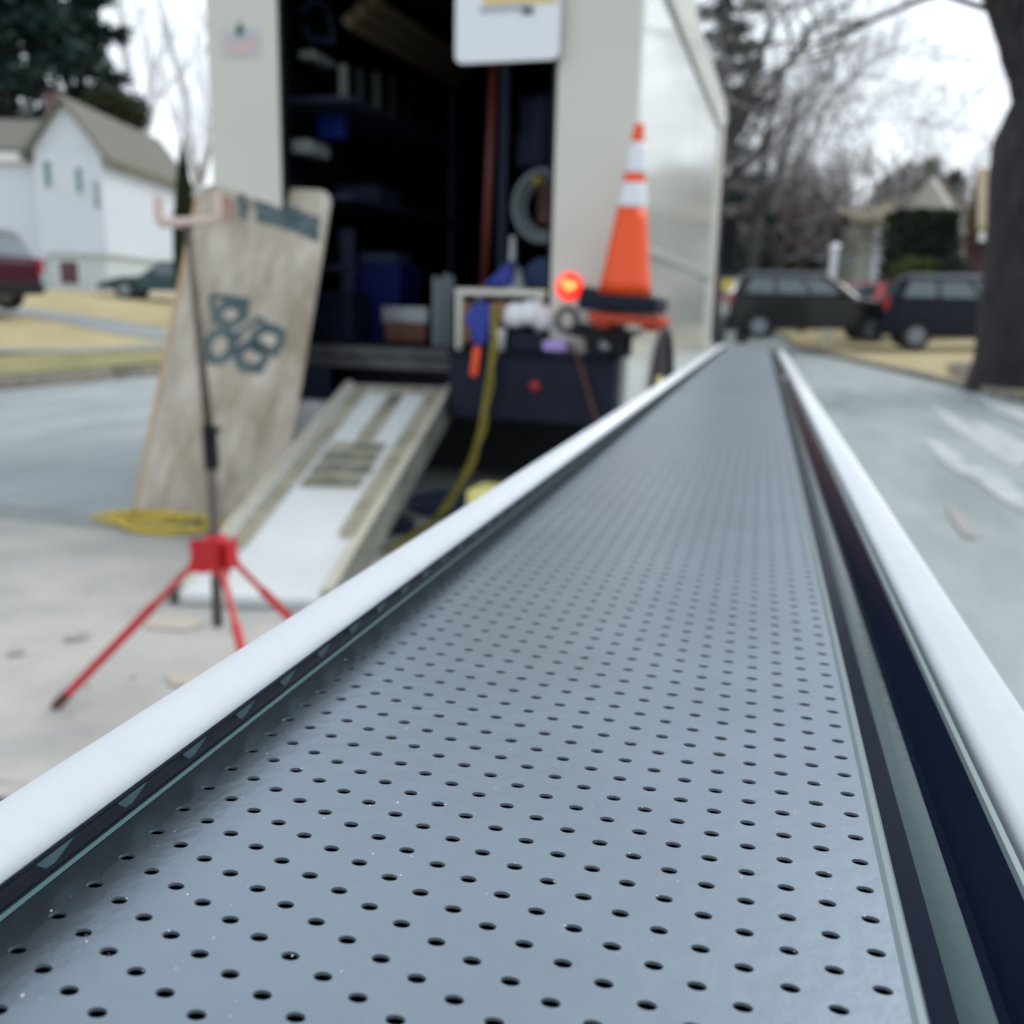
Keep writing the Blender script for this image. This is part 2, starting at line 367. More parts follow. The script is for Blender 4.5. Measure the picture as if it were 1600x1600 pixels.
# trough: K profile, exterior white
outp = [(-96.6,6),(-98.4,-10),(-99,-40),(-90,-60),(-66,-88),(-60,-118),(44,-118),(58,-60),(58,-3)]
inp = [(p[0]+(1.2 if p[0] < -50 else -1.2), p[1]+(0 if p[1] > -100 else 1.2)) for p in outp][::-1]
gmesh('trough', extr(outp+inp, S0, S1), M['hem_white'], gut)
# front hem: rounded white bead with a faint facet line
he = ell((-93.2, 8.6), 6.0, 4.0, 36)
gmesh('front_hem', extr(he, S0, S1), M['hem_white'], gut, smooth=True)
# back flange: broad softly crowned white strip
bk = [(46.5,-7),(46.2,-2.2)] + ell((48.6,-1.6), 2.6, 2.4, 6, PI, PI*.5)[1:] + [(52,1.15),(54,1.25),(56,1.1)] + ell((57.6,-1.4), 3.0, 2.5, 8, PI*.5, 0) + [(60.6,-5),(59,-6.5)]
gmesh('back_flange', extr(bk, S0, S1), M['hem_white'], gut, smooth=True)
# perforated guard sheet, every hole cut
PITCH = 7.2; COLW = 5.53; NC = 20; HR = 1.24; HY = .84; T0 = 20.7
def nh(t):   # cross section height of the sheet
    return 0.0 if t > -85 else -(-85-t)*.2
mbg = MB(); mbw = MB()
V = []; FQ = []; VW = []; FWq = []
tR = T0+COLW/2
for c in range(NC):
    tc_ = T0-c*COLW; off = 109.8+.254*(tc_-T0)+(PITCH/2 if c % 2 else 0)
    k0 = int(math.floor((S0-off)/PITCH))+1; k1 = int(math.floor((S1-off)/PITCH))-1
    for kk in range(k0, k1+1):
        s = off+kk*PITCH; N = 20 if s < 420 else 12 if s < 900 else 8
        jx = random.uniform(-.05,.05); jy = random.uniform(-.05,.05); ox = COLW/2; oy = PITCH/2
        o = len(V)
        for i in range(N):
            a = 2*PI*(i+.5)/N; ca, sa = math.cos(a), math.sin(a)
            V.append((tc_+jx+HR*ca, s+jy+HY*sa, nh(tc_+HR*ca)))
        for i in range(N):
            a = 2*PI*(i+.5)/N; ca, sa = math.cos(a), math.sin(a); q = min(ox/abs(ca) if abs(ca) > 1e-6 else 1e9, oy/abs(sa) if abs(sa) > 1e-6 else 1e9)
            V.append((tc_+q*ca, s+q*sa, nh(tc_+q*ca)))
        for i in range(N):
            j = (i+1) % N; FQ.append((o+i, o+N+i, o+N+j, o+j))
        # corner triangles
        for (sx, sy) in ((1,1),(-1,1),(-1,-1),(1,-1)):
            ang = math.atan2(sy*oy, sx*ox) % (2*PI); i = int((ang/(2*PI)*N-.5) // 1) % N; j = (i+1) % N
            V.append((tc_+sx*ox, s+sy*oy, nh(tc_+sx*ox))); FQ.append((o+N+i, len(V)-1, o+N+j))
        if s < 1000:
            o2 = len(VW)
            for z, rr in ((0,HR),(-.16,HR*.985),(-.46,HR*.96)):
                for i in range(N):
                    a = 2*PI*(i+.5)/N; VW.append((tc_+jx+rr*math.cos(a), s+jy+rr*HY/HR*math.sin(a), nh(tc_+rr*math.cos(a))+z))
            for r_ in range(2):
                for i in range(N):
                    j = (i+1) % N; FWq.append((o2+r_*N+i, o2+r_*N+j, o2+(r_+1)*N+j, o2+(r_+1)*N+i))
tL = T0-(NC-1)*COLW-COLW/2
mbg.v = [Vector(v) for v in V]; mbg.f = FQ
# the plain margins
mbg.add([(24.9,S0,0),(tR-.0,S0,0),(tR,S1,0),(24.9,S1,0)], [(0,1,2,3)])
mbg.add([(tL,S0,nh(tL)),(-93,S0,nh(-93)),(-93,S1,nh(-93)),(tL,S1,nh(tL))], [(3,2,1,0)])
guard = gmesh('leaf_guard', mbg, M['guard'], gut, fix=False)
hw = MB(); hw.v = [Vector(v) for v in VW]; hw.f = FWq
o = gmesh('hole_edge', hw, M['hole_wall'], gut, smooth=True, fix=False); o.parent = guard
gmesh('mesh_backing', MB().box((-90, S0, -2.4), (24.2, S1, -1.5)), M['wall_black'], gut)  # added black sheet imitating the shade seen through the holes
# folded guard: wall under the hem at left, channel at right
wl = extr([(-92.6,-1.5),(-93.3,-1.0),(-93.5,1.6),(-93.6,5.8)], S0, S1, closed=False); gmesh('guard_wall', wl, M['wall_black'], gut, smooth=True)
gmesh('edge_liner', extr([(-93.7,5.9)]+[(-93.2+6.25*math.cos(a), 8.6+4.3*math.sin(a)) for a in fr(-PI*.52, -.20, 10)]+[(-93.2+6.02*math.cos(a), 8.6+4.02*math.sin(a)) for a in fr(-.20, -PI*.52, 10)], S0, S1), M['wall_black'], gut)  # added unseen black strip, makes the guard mirror dark below the hem
ln = extr([(-92.0,-1.25),(-92.4,-.75),(-92.9,-.75),(-92.7,-1.4)], S0, S1); gmesh('guard_fold', ln, M['tab'], gut)
gmesh('guard_rim', extr([(23.3,.03),(24.0,.36),(24.9,.36),(25.3,0),(25.1,-.6),(24.3,-.6)], S0, S1), M['rim_edge'], gut)
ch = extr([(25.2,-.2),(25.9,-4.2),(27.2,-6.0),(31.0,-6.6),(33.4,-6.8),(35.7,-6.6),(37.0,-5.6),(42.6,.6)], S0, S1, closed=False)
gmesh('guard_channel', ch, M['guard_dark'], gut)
gmesh('channel_floor', extr([(31.0,-6.58),(31.8,-6.35),(33.4,-6.28),(35.0,-6.35),(35.9,-6.50)], S0, S1, closed=False), M['channel_floor'], gut, smooth=True)  # strip laid in to imitate the streak of reflected sky
gmesh('guard_lip', extr([(42.3,.3),(42.8,1.0),(43.8,1.0),(44.1,.2),(43.7,-5),(42.9,-5)], S0, S1), M['rim_edge'], gut)
# small punched tabs gripping the wall under the hem
tabs = MB(); TP = 17.6; s = 97.5-TP*9
while s < S1-20:
    nn = 10; vs = []
    for i in range(nn+1):
        q = i/nn; f = min(1, q/.22)**.6*(1-max(0, (q-.3)/.7)**1.2)
        tt = -93.1+1.3*(1-q)**1.5; vs += [(tt-.2, s+q*TP*1.02, 5.4), (tt, s+q*TP*1.02, 5.4-4.6*f)]
    fs = [(2*i, 2*i+1, 2*i+3, 2*i+2) for i in range(nn)]
    tabs.add(vs, fs); s += TP
gmesh('wall_tab', tabs, M['tab'], gut, smooth=True)
# blurred bright rivet in the channel, specks of grit, and flecks imitating glints
p = MB(); p.lathe([(1.2,0),(4.2,.4),(4.6,1.8),(2.5,3.2),(.5,3.6)], (39, 1420, -4)); gmesh('rivet', p, M['speck'], gut, smooth=True)
p = MB()
for i in range(260):
    t = random.uniform(-88, 41); s = 75+420*random.random()**1.6; r = random.uniform(.05,.17)*(1.6 if random.random() < .06 else 1)
    if 25 < t < 36: continue
    z = 0 if t < 25 else (t-36)*.98-6.2
    p.add([(t+r,s,z+.03),(t,s+r*1.4,z+.03),(t-r,s,z+.03),(t,s-r,z+.03),(t,s,z+r*.9)], [(0,1,4),(1,2,4),(2,3,4),(3,0,4)])
for i in range(90):   # pale flecks imitating glints on the hole edges
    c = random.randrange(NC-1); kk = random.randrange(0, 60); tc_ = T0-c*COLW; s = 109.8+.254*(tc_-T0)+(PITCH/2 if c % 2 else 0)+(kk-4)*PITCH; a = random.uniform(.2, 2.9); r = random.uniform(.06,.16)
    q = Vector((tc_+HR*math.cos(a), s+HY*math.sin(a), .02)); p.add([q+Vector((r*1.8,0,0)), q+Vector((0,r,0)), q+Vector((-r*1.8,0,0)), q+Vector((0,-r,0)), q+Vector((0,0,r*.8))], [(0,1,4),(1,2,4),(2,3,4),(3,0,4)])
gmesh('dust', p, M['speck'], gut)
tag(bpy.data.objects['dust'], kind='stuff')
# stands holding the gutter up (same kind as the tripod), mostly hidden beneath it
def tripod(name, c, hub_z, azis, rad, top, lean=(0, 0), leglen=None):
    pass
def gstand(s, lab):
    top = GM @ Vector((-.01, s, -.119)); b0 = Vector((top.x, top.y, 0))
    t = empty('roller_stand', b0, lab, 'stand', 'stands carrying the gutter')
    local('pole', MB().tube([(0,0,.06),(0,0,top.z-.03)], .013, 12), M['pole'], t, smooth=True)
    local('saddle', MB().box((-.05,-.02,top.z-.03),(.05,.02,top.z-.003)), M['pinkpaint'], t, bevel=.004)
    local('hub', MB().lathe([(.02,.30),(.03,.31),(.03,.37),(.02,.38)], n=12), M['redpaint'], t, smooth=True)
    for k_ in range(3):
        a = 2*PI*k_/3+.3; local('leg', MB().tube([(.025*math.cos(a),.025*math.sin(a),.34),(.24*math.cos(a),.24*math.sin(a),.008)], .009, 8), M['redpaint'], t)
gstand(.95, 'red three legged stand under the middle of the gutter, hidden from above')
gstand(2.2, 'red three legged stand under the far end of the gutter, hidden from above')
# ================================================================== TRIPOD STAND at left
tc0 = PY(340, 978, 2.133); hubp = PY(337, 866, 2.133); yk = PY(294, 346, 2.133)
tr = empty('pipe_stand', (hubp.x, hubp.y, 0), 'tall dark pole stand with red tripod legs and an empty pink U shaped head', 'stand')
def L_(p): return Vector(p)-Vector((hubp.x, hubp.y, 0))
pb = L_(tc0); pt = L_(yk); mid = pb.lerp(pt, .40)
m1 = L_(PY(327, 672, 2.133))
local('outer_tube', MB().tube([pb, L_(hubp), m1.lerp(L_(hubp), .02)], .0145, 14), M['pole'], tr, smooth=True)
local('inner_tube', MB().tube([m1.lerp(pb, .05), pt], [.0115,.0095], 12), M['pole'], tr, smooth=True)
cl = MB(); dv = (pt-pb).normalized(); q0 = m1-dv*.10
cl.tube([q0, q0+dv*.11], .0185, 12); cl.tube([m1+Vector((.01,-.005,-.008)), m1+Vector((.045,-.02,.006))], .006, 8); local('clamp_collar', cl, M['black'], tr)
hb = MB(); h0 = L_(hubp); hb.lathe([(.018,-.045),(.034,-.04),(.034,.045),(.019,.055)], h0, n=14)
azl = []
footL = L_(PG(88, 1108))
for k_ in range(3):
    a0 = math.atan2(footL.y, footL.x)+k_*2*PI/3; azl.append(a0); d = Vector((math.cos(a0), math.sin(a0), 0)); n_ = Vector((-d.y, d.x, 0))
    for s_ in (-1, 1):
        o1 = h0+n_*s_*.013
        hb.prism([o1+d*.02+Vector((0,0,-.05)), o1+d*.072+Vector((0,0,-.045)), o1+d*.060+Vector((0,0,.0)), o1+d*.066+Vector((0,0,.040)), o1+d*.02+Vector((0,0,.028))], n_*s_*.005)
local('hub', hb, M['redpaint'], tr, bevel=.002)
rleg = footL.length
for k_, a0 in enumerate(azl):
    d = Vector((math.cos(a0), math.sin(a0), 0)); f = Vector((d.x*rleg, d.y*rleg, .010)); s_ = h0+d*.06+Vector((0,0,-.03)); u = (f-s_).normalized(); sd_ = u.cross(Vector((0,0,1))).normalized(); up_ = sd_.cross(u)
    lm = MB(); r0 = s_+u*.17
    lm.tube([s_, r0], .0085, 10); lm.tube([r0-u*.01, f-u*.03], .0125, 10)
    lg = local('leg', lm, M['redpaint'], tr, smooth=False)
    ft = MB().tube([f-u*.05, f+u*.004], .0145, 10); local('foot', ft, M['rust'], lg)
# U head
ux = RT.copy(); yb = MB(); c0 = pt
hw_ = .093
def up(px, py): return L_(PY(px, py, 2.133))
pl = [up(247, 308), up(249, 340), up(258, 348), up(330, 344), up(340, 334), up(338, 303)]
pl = smoothpath(pl, 3)
vs = []
for p_ in pl:
    vs += [p_+Vector((0,-.016,0)), p_+Vector((0,.016,0))]
yb.tube([q for q in pl], .0125, 6); local('yoke', yb, M['pinkpaint'], tr)
# ================================================================== TRUCK
TX0, TX1, TY0, TY1, TZ0, TZ1 = -3.33, -.842, 5.10, 10.3, .87, 3.32
tk = empty('box_truck', (-2.08, 5.1, 0), 'cream white box truck with its dark loading bay open at the back', 'truck')
def tb(name, mb, m, parent=tk, **k): return mb.build(name, m, parent, **k)
LJ, RJ = -2.876, -1.272
b = MB(); b.box((TX0, TY0, .42), (LJ, TY0+.07, TZ1)); b.box((RJ, TY0, .87), (TX1, TY0+.07, TZ1)); b.box((LJ, TY0, 2.78), (RJ, TY0+.07, TZ1))
tb('rear_frame', b, M['cream'], bevel=.012)
tb('door_seal', MB().box((LJ-.0, TY0+.005, .9), (LJ+.018, TY0+.08, 2.78)), M['black']); tb('door_seal', MB().box((RJ-.018, TY0+.005, .9), (RJ, TY0+.08, 2.78)), M['black'])
b = MB(); b.box((TX1-.035, TY0+.071, .50), (TX1, TY1, 2.86)); b.box((TX0, TY0+.071, .50), (TX0+.035, TY1, 2.86)); tb('side_panel', b, M['gloss_white'])
# rounded roof shell
prof = [(TX1, 2.861)]+[(TX1-.16+.165*math.cos(a), 3.13+.19*math.sin(a)) for a in fr(0, PI/2, 6)]+[(TX0+.16-.165*math.cos(a), 3.13+.19*math.sin(a)) for a in fr(PI/2, 0, 6)]+[(TX0, 2.861), (TX0+.04, 2.861), (TX0+.04, 3.1), (TX0+.2, 3.27), (TX1-.2, 3.27), (TX1-.04, 3.1), (TX1-.04, 2.861)]
b = MB().prism([(x, TY0+.072, z) for x, z in prof], (0, TY1+.35-TY0-.072, 0)); tb('roof', b, M['cream'])
b = MB(); b.box((TX1+.001, TY0+.02, 2.835), (TX1+.022, TY1, 2.885)); tz = PX(1018, 392, TX1).z; b.box((TX1+.001, TY0+.02, tz-.03), (TX1+.02, TY1, tz+.02)); b.box((TX1+.001, TY0+.03, .47), (TX1+.018, TY1, .53))
tb('side_trim', b, M['trim'], bevel=.003)
b = MB(); b.box((TX1-.03, TY1-.26, .5), (TX1+.03, TY1+.02, 2.86)); tb('corner_post', b, M['cream'], bevel=.02)
# interior
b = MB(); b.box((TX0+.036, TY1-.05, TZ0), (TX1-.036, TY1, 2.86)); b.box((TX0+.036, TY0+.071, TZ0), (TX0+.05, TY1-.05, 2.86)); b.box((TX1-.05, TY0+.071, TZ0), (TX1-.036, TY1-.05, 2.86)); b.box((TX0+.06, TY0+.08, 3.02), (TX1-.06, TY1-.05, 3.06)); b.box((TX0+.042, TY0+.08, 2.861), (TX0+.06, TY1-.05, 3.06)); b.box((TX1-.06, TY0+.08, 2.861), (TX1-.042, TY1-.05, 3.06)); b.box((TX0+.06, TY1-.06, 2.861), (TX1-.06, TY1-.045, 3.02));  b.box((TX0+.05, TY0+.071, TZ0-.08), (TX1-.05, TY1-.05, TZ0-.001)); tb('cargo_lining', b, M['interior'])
# deck edge, chassis, bumper
b = MB(); b.box((-2.80, TY0-.055, .815), (-1.80, TY0-.001, .865)); b.box((-2.86, TY0-.03, .74), (-1.80, TY0-.001, .812)); tb('deck_edge', b, M['dark_steel'], bevel=.008)
b = MB(); b.box((-2.86, TY0-.035, .60), (-2.58, TY0-.001, .738)); b.box((-2.86, TY0-.02, .45), (-2.52, TY0+.3, .60)); b.box((-2.58, TY0+.3, .58), (-1.8, TY0+.34, .738)); tb('ramp_housing', b, M['navy_black'], bevel=.008)
b = MB(); b.box((-1.79, TY0-.16, .50), (-.86, TY0-.002, .845)); b.box((-1.80, TY0-.17, .845), (-.85, TY0-.002, .868)); tb('rear_bumper', b, M['navy_black'], bevel=.012)
b = MB(); b.box((-3.0, TY0+.35, .45), (-2.5, TY1, .80)); b.box((-1.7, TY0+.35, .45), (-1.2, TY1, .80)); b.box((-3.0, TY0+1.3, .3), (-1.1, TY0+1.45, .5)); b.box((TX0+.05, TY0+3.4, .1), (TX1-.05, TY0+3.5, .8)); b.box((TX0+.35, 5.75, .06), (TX1-.34, 5.79, .80)); b.box((TX0+.03, 5.3, .12), (TX0+.06, 10.2, .5)); tb('chassis', b, M['black'])  # frame rails, plus added panels that block light under the truck
b = MB(); b.box((TX1-.02, 6.1, .30), (TX1-.001, 9.9, .5)); b.box((TX1-.02, TY0+.08, .28), (TX1-.001, 5.75, .5)); tb('side_skirt', b, M['cream'])
tl = MB(); c0 = PY(836, 603, TY0-.175); Mr = Matrix.Rotation(PI/2, 3, 'X'); tl.lathe([(.018,0),(.028,.004),(.028,.012),(.01,.018)], c0, 16, Mr); tb('bumper_reflector', tl, M['red_dim'], smooth=True)
# wheels
def wheel(name, c, r, wd, parent, mt=None, mr=None):
    Mw = Matrix.Rotation(PI/2, 3, 'Y'); a = MB().lathe([(r*.55,-wd/2),(r*.93,-wd/2),(r,-wd*.36),(r,wd*.36),(r*.93,wd/2),(r*.55,wd/2)], (0,0,0), 28, Mw)
    o = a.build(name, mt or M['tyre'], parent, smooth=False); o.location = Vector(c)-(Vector(parent.location) if parent else Vector())
    d = MB().lathe([(r*.56,-wd*.42),(r*.50,-wd*.2),(r*.16,-wd*.16),(r*.12,-wd*.40),(.01,-wd*.42)], (0,0,0), 20, Mw)
    d.lathe([(r*.56,wd*.42),(r*.50,wd*.2),(r*.16,wd*.16),(r*.12,wd*.40),(.01,wd*.42)], (0,0,0), 20, Mw)
    e = d.build('rim', mr or M['rim'], None); e.parent = o
    return o
for yy in (6.6, 11.1):
    for xx in (TX1-.16, TX0+.16): wheel('wheel', (xx, yy, .42), .42, .26, tk)
tb('mud_flap', MB().box((TX1-.30, 6.02, .30), (TX1-.01, 6.06, .86)), M['black']); tb('mud_flap', MB().box((TX0+.01, 6.02, .30), (TX0+.30, 6.06, .86)), M['black'])
fa = [(TX1+.004, 6.6+.56*math.cos(a), .42+.56*math.sin(a)) for a in fr(0, PI, 14)]
b = MB().tube(fa, .03, 6); b.prism([(TX1+.001, 6.6+.52*math.cos(a), .42+.52*math.sin(a)) for a in fr(0, PI, 14)], (.004, 0, 0)); tb('wheel_arch', b, M['black'])
# cab ahead of the box
b = MB(); b.prism([(TX0+.2,TY1+.02,.55),(TX0+.2,TY1+2.2,.55),(TX0+.2,TY1+2.15,1.4),(TX0+.2,TY1+1.6,2.45),(TX0+.2,TY1+.02,2.6)], (TX1-TX0-.4,0,0)); tb('cab', b, M['cream'], bevel=.05)
b = MB(); b.prism([(TX1-.199,TY1+.45,1.5),(TX1-.199,TY1+1.85,1.5),(TX1-.199,TY1+1.42,2.3),(TX1-.199,TY1+.45,2.35)], (.01,0,0)); tb('cab_window', b, M['glass'])
b = MB(); mp_ = PX(1128, 300, TX1+.12); b.box((TX1-.02, TY1+1.15, 1.55), (TX1+.16, TY1+1.2, 2.15)); tb('mirror', b, M['black'], bevel=.02)
b = MB(); b.tube([(TX1-.12, TY1+.3, .62), (TX1-.12, TY1+1.0, .62)], .17, 18); tb('fuel_tank', b, M['rim'], smooth=True)
b = MB().lathe([(.02,-.03),(.055,-.02),(.06,.0),(.055,.02),(.02,.03)], PX(1028, 602, TX1+.03), 14, Matrix.Rotation(PI/2,3,'Y')); tb('side_marker', b, M['pale_yellow'], smooth=True)
# lit LED brake lamp, round
lc = PY(890, 448, TY0-.002)
b = MB().lathe([(.066,0),(.072,.008),(.066,.02),(.056,.022)], lc, 32, Mr); lamp = tb('brake_light', b, M['led_red'], smooth=False)
b = MB()
for (dx, dz, r_) in ((-.024,.022,.016),(.020,.006,.020),(-.006,-.008,.010),(-.034,.000,.007),(.004,.028,.006),(-.014,-.026,.006),(.006,-.030,.005),(.034,.022,.005)):
    b.lathe([(r_*.9,0),(r_,.004),(r_*.5,.009)], lc+Vector((dx,-.021,dz)), 14, Mr)
o = b.build('led', M['led_hot'], None); o.parent = lamp; o.location = Vector((0,0,0)); o.location = Vector((0,0,0))
# decals on the left post: bowl with a dark sprig
dc = PY(376, 66, TY0-.003)
b = MB(); b.box((dc.x-.125, dc.y, dc.z-.085), (dc.x+.125, dc.y+.002, dc.z+.07)); dk = tb('sticker', b, M['decal_grey'])
def subp(mb, m, par, name):
    o = mb.build(name, m, None); o.parent = par; return o
b = MB().prism([(dc.x+.105*math.cos(a), dc.y-.001, dc.z+.02+.09*math.sin(a)) for a in fr(PI, 2*PI, 14)], (0,-.002,0)); subp(b, M['decal_pink'], dk, 'bowl_emblem')
b = MB().prism([(dc.x+.05*math.cos(a), dc.y-.0035, dc.z+.03+.024*math.sin(a)) for a in fr(0, 2*PI-.3, 14)], (0,-.002,0)); subp(b, M['decal_blue'], dk, 'blue_emblem')
b = MB().prism([(dc.x+.026*math.cos(a), dc.y-.006, dc.z+.058+.03*math.sin(a)) for a in fr(0, 2*PI-.3, 14)], (0,-.002,0)); b.box((dc.x-.004, dc.y-.008, dc.z+.08), (dc.x+.004, dc.y-.006, dc.z+.11)); subp(b, M['decal_green'], dk, 'sprig_emblem')
# hanging white sign board with a yellow panel
s0 = PY(711, 88, TY0-.06); s1 = PY(873, 92, TY0-.06); sz = min(s0.z, s1.z)
sg = empty('hanging_sign', (s0.x, s0.y, sz), 'white rounded board with a yellow panel hanging in the truck opening', 'sign')
W_ = s1.x-s0.x; hh = .62; rr = .04
poly = [(rr-rr*math.cos(a), -rr*math.sin(a)+rr) for a in fr(0, PI/2, 5)]+[(W_-rr+rr*math.sin(a), rr-rr*math.cos(a)) for a in fr(0, PI/2, 5)]+[(W_, hh), (0, hh)]
local('board', MB().prism([(x, 0, z) for x, z in poly], (0,.02,0)), M['white'], sg)
local('yellow_panel', MB().box((.15,-.003,.262), (W_-.01,-.001,hh-.04)), M['sign_yellow'], sg)
local('grey_panel', MB().box((.135,-.006,.235), (.40,-.0035,.268)), M['decal_blue'], sg)
local('dark_mark', MB().box((.36,-.009,.215), (.42,-.0065,.25)), M['decal_green'], sg, bevel=.004)
for x_ in (.1, W_-.1): local('hook', MB().tube([(x_,.01,hh),(x_,.01,hh+.1)], .006, 6), M['steel'], sg)
# ------------------------------------------------------------------ things in the cargo bay
def thing(name, mb, m, lab, cat, group=None, base=None, **k):
    xs = [v.x for v in mb.v]; ys = [v.y for v in mb.v]; zs = [v.z for v in mb.v]
    o = mb.build(name, m, loc=((min(xs)+max(xs))/2, (min(ys)+max(ys))/2, min(zs)), **k); return tag(o, lab, cat, group)
# tall shelving along the left wall
sh = empty('storage_rack', (-3.0, 5.6, TZ0), 'dark shelving rack with upright slats along the left wall inside the truck', 'rack')
def R_(mb, nm, m, **k): mb.v = [v-Vector((-3.0,5.6,TZ0)) for v in mb.v]; return local(nm, mb, m, sh, **k)
R_(MB().box((-3.26,5.5,1.30),(-2.70,9.2,1.33)), 'shelf', M['dusty_blue']); R_(MB().box((-3.26,5.5,1.72),(-2.62,9.2,1.75)), 'shelf', M['dusty_blue']); R_(MB().box((-3.26,5.5,2.28),(-2.62,9.2,2.31)), 'shelf', M['dusty_blue'])
for yy in (5.5, 6.7, 7.9, 9.1): R_(MB().box((-2.74,yy,0),(-2.70,yy+.04,2.5-.5+.6)).add([], []), 'upright', M['black']) if False else None
for yy in (7.3, 9.1): R_(MB().box((-2.66,yy,TZ0),(-2.62,yy+.04,2.7)), 'upright', M['dusty_blue'])
for i in range(6):
    y_ = 6.0+i*.42; p0 = PY(536+i*26, 100+i*6, y_); R_(MB().box((p0.x-.03, y_, PY(536+i*26,190+i*6,y_).z), (p0.x+.02, y_+.03, p0.z)), 'slat', [M['glimmer'],M['hose'],M['glimmer'],M['hose'],M['dusty_blue'],M['dusty_blue']][i])
thing('blue_bracket', MB().box(tuple(PY(500,200,5.9)-Vector((.02,0,.06))), tuple(PY(534,178,5.9)+Vector((.0,.1,0)))), M['blue'], 'small blue clamp fixed at the foot of the first slat inside the truck', 'clamp', bevel=.01)
# bright bins on the shelves
for i, (px, py, yy, w2, h2) in enumerate([(478,84,5.75,.12,.055),(468,228,5.7,.13,.09)]):
    c_ = PY(px, py, yy); b = MB().box((c_.x-w2/2, yy, c_.z-h2/2), (c_.x+w2/2, yy+.3, c_.z+h2/2))
    thing('storage_bin', b, M['glimmer'], ['pale plastic bin on the top shelf inside the left side of the truck','taller pale plastic bin on the lower shelf inside the left side of the truck'][i], 'bin', 'pale bins on the truck shelves', bevel=.02)
b = MB(); q = smoothpath([PY(470,20,5.8),PY(492,0,5.8),PY(512,20,5.8),PY(520,62,5.8),PY(505,60,5.8),PY(488,62,5.8),PY(474,40,5.8)], 5); b.tube(q, .016, 8)
thing('hanging_strap', b, M['denim'], 'loop of grey blue strap hanging high at the left of the truck opening', 'strap')
# lumber slung under the roof, receding
a0, a1 = PY(545,22,5.45), PY(712,120,7.3); b = MB()
for k_ in range(3):
    dx = Vector((.0+.07*k_, 0, .05*k_-.03)); b.tube([a0+dx, a1+dx], .05, 4)
thing('timber_planks', b, M['tan_lumber'], 'brown planks slung under the truck roof running back into the dark', 'planks')
b = MB().box((0,0,0),(1,1,1)); bl = PY(560,470,6.5)
def bin_(px0,py0,px1,py1,Y,D,m,lab,cat,name,group=None,taper=.0,bev=.015):
    a = PY(px0,py1,Y); c = PY(px1,py0,Y); mb = MB(); cx, wx = (a.x+c.x)/2, (c.x-a.x)/2
    mb.add([(cx-wx*(1-taper),Y,a.z),(cx+wx*(1-taper),Y,a.z),(cx+wx*(1-taper),Y+D,a.z),(cx-wx*(1-taper),Y+D,a.z),(cx-wx,Y,c.z),(cx+wx,Y,c.z),(cx+wx,Y+D,c.z),(cx-wx,Y+D,c.z)], [(0,3,2,1),(4,5,6,7),(0,1,5,4),(1,2,6,5),(2,3,7,6),(3,0,4,7)])
    return thing(name, mb, m, lab, cat, group, bevel=bev)
bin_(556,412,625,536,5.75,.4,M['dkblue'],'dark blue plastic tub standing on the truck floor behind the ramp','tub','storage_tub',taper=.12)
bin_(560,395,618,412,5.8,.3,M['dusty_blue'],'grey blue folded cloth lying on the dark blue tub','cloth','folded_cloth')
bin_(532,358,550,455,5.6,.04,M['dusty_blue'],'narrow grey blue post standing near the left edge of the truck opening','post','steel_post',bev=.004)
bin_(525,288,590,318,6.2,.4,M['dusty_blue'],'grey blue case on a shelf above the dark blue tub','case','tool_case')
bin_(595,480,668,505,5.5,.25,M['steel'],'grey metal tray on the truck floor beside the dark blue tub','tray','metal_tray')
bin_(600,505,666,534,5.5,.25,M['rust'],'brown crate under the grey metal tray on the truck floor','crate','wooden_crate')
bin_(480,455,548,535,5.4,.3,M['navy_black'],'black box on the truck floor behind the leaning board','box','black_box')
# bundle of silver offcuts standing at the deck
b = MB()
for k_ in range(4):
    p0 = PY(679+k_*8, 533, 5.25+.02*k_); p1 = PY(680+k_*8, 432+(k_%2)*6-k_*2, 5.25+.02*k_); b.box((p0.x-.012, p0.y, TZ0), (p0.x+.010, p0.y+.05, p1.z))
thing('gutter_offcuts', b, M['hose'], 'bundle of upright grey metal offcuts standing at the middle of the truck deck', 'offcuts', bevel=.003)
# red pole
b = MB().tube([PY(773,96,5.6), PY(757,440,5.6)], .026, 10); b.tube([PY(757,440,5.6), Vector((PY(756,460,5.6).x, 5.6, TZ0))], .026, 10)
thing('red_pole', b, M['redpole'], 'dark red upright pole inside the truck below the hanging sign', 'pole', smooth=True)
b = MB(); q = PY(786,200,5.9); b.box((q.x-.02,5.9,TZ0),(q.x+.03,5.95,q.z+.4)); thing('grey_pole', b, M['dusty_blue'], 'dark blue grey upright bar just right of the red pole in the truck', 'bar')
# right hand side of the bay
b = MB(); c_ = PY(848,322,5.55)
for k_ in range(3):
    rr = .17-.022*k_; b.tube([c_+Vector((rr*math.cos(a), .03*k_, rr*1.15*math.sin(a))) for a in fr(0, 2*PI, 26)], .017, 8, cap=False)
thing('hose_coil', b, M['hose'], 'coil of grey hose hanging inside the right wall of the truck', 'hose', smooth=True)
bin_(838,285,862,350,5.75,.1,M['rust'],'rusty brown can hanging inside the grey hose coil','can','rusty_can')
b = MB().lathe([(.03,0),(.045,.01),(.045,.04),(.02,.05)], PY(842,290,5.5), 14); thing('brass_fitting', b, M['yellow_cord'], 'small dull yellow fitting above the hose coil in the truck', 'fitting')
b = MB(); p0 = PY(812,150,6.0)
vs = []
for i in range(9):
    for j in range(9):
        u, v_ = i/8, j/8; x = p0.x+u*.30; z = p0.z-v_*.42; vs.append((x, 6.0+.05*math.sin(u*9)+.03*math.sin(v_*5+u*4), z))
b.add(vs, [(i*9+j, i*9+j+1, (i+1)*9+j+1, (i+1)*9+j) for i in range(8) for j in range(8)])
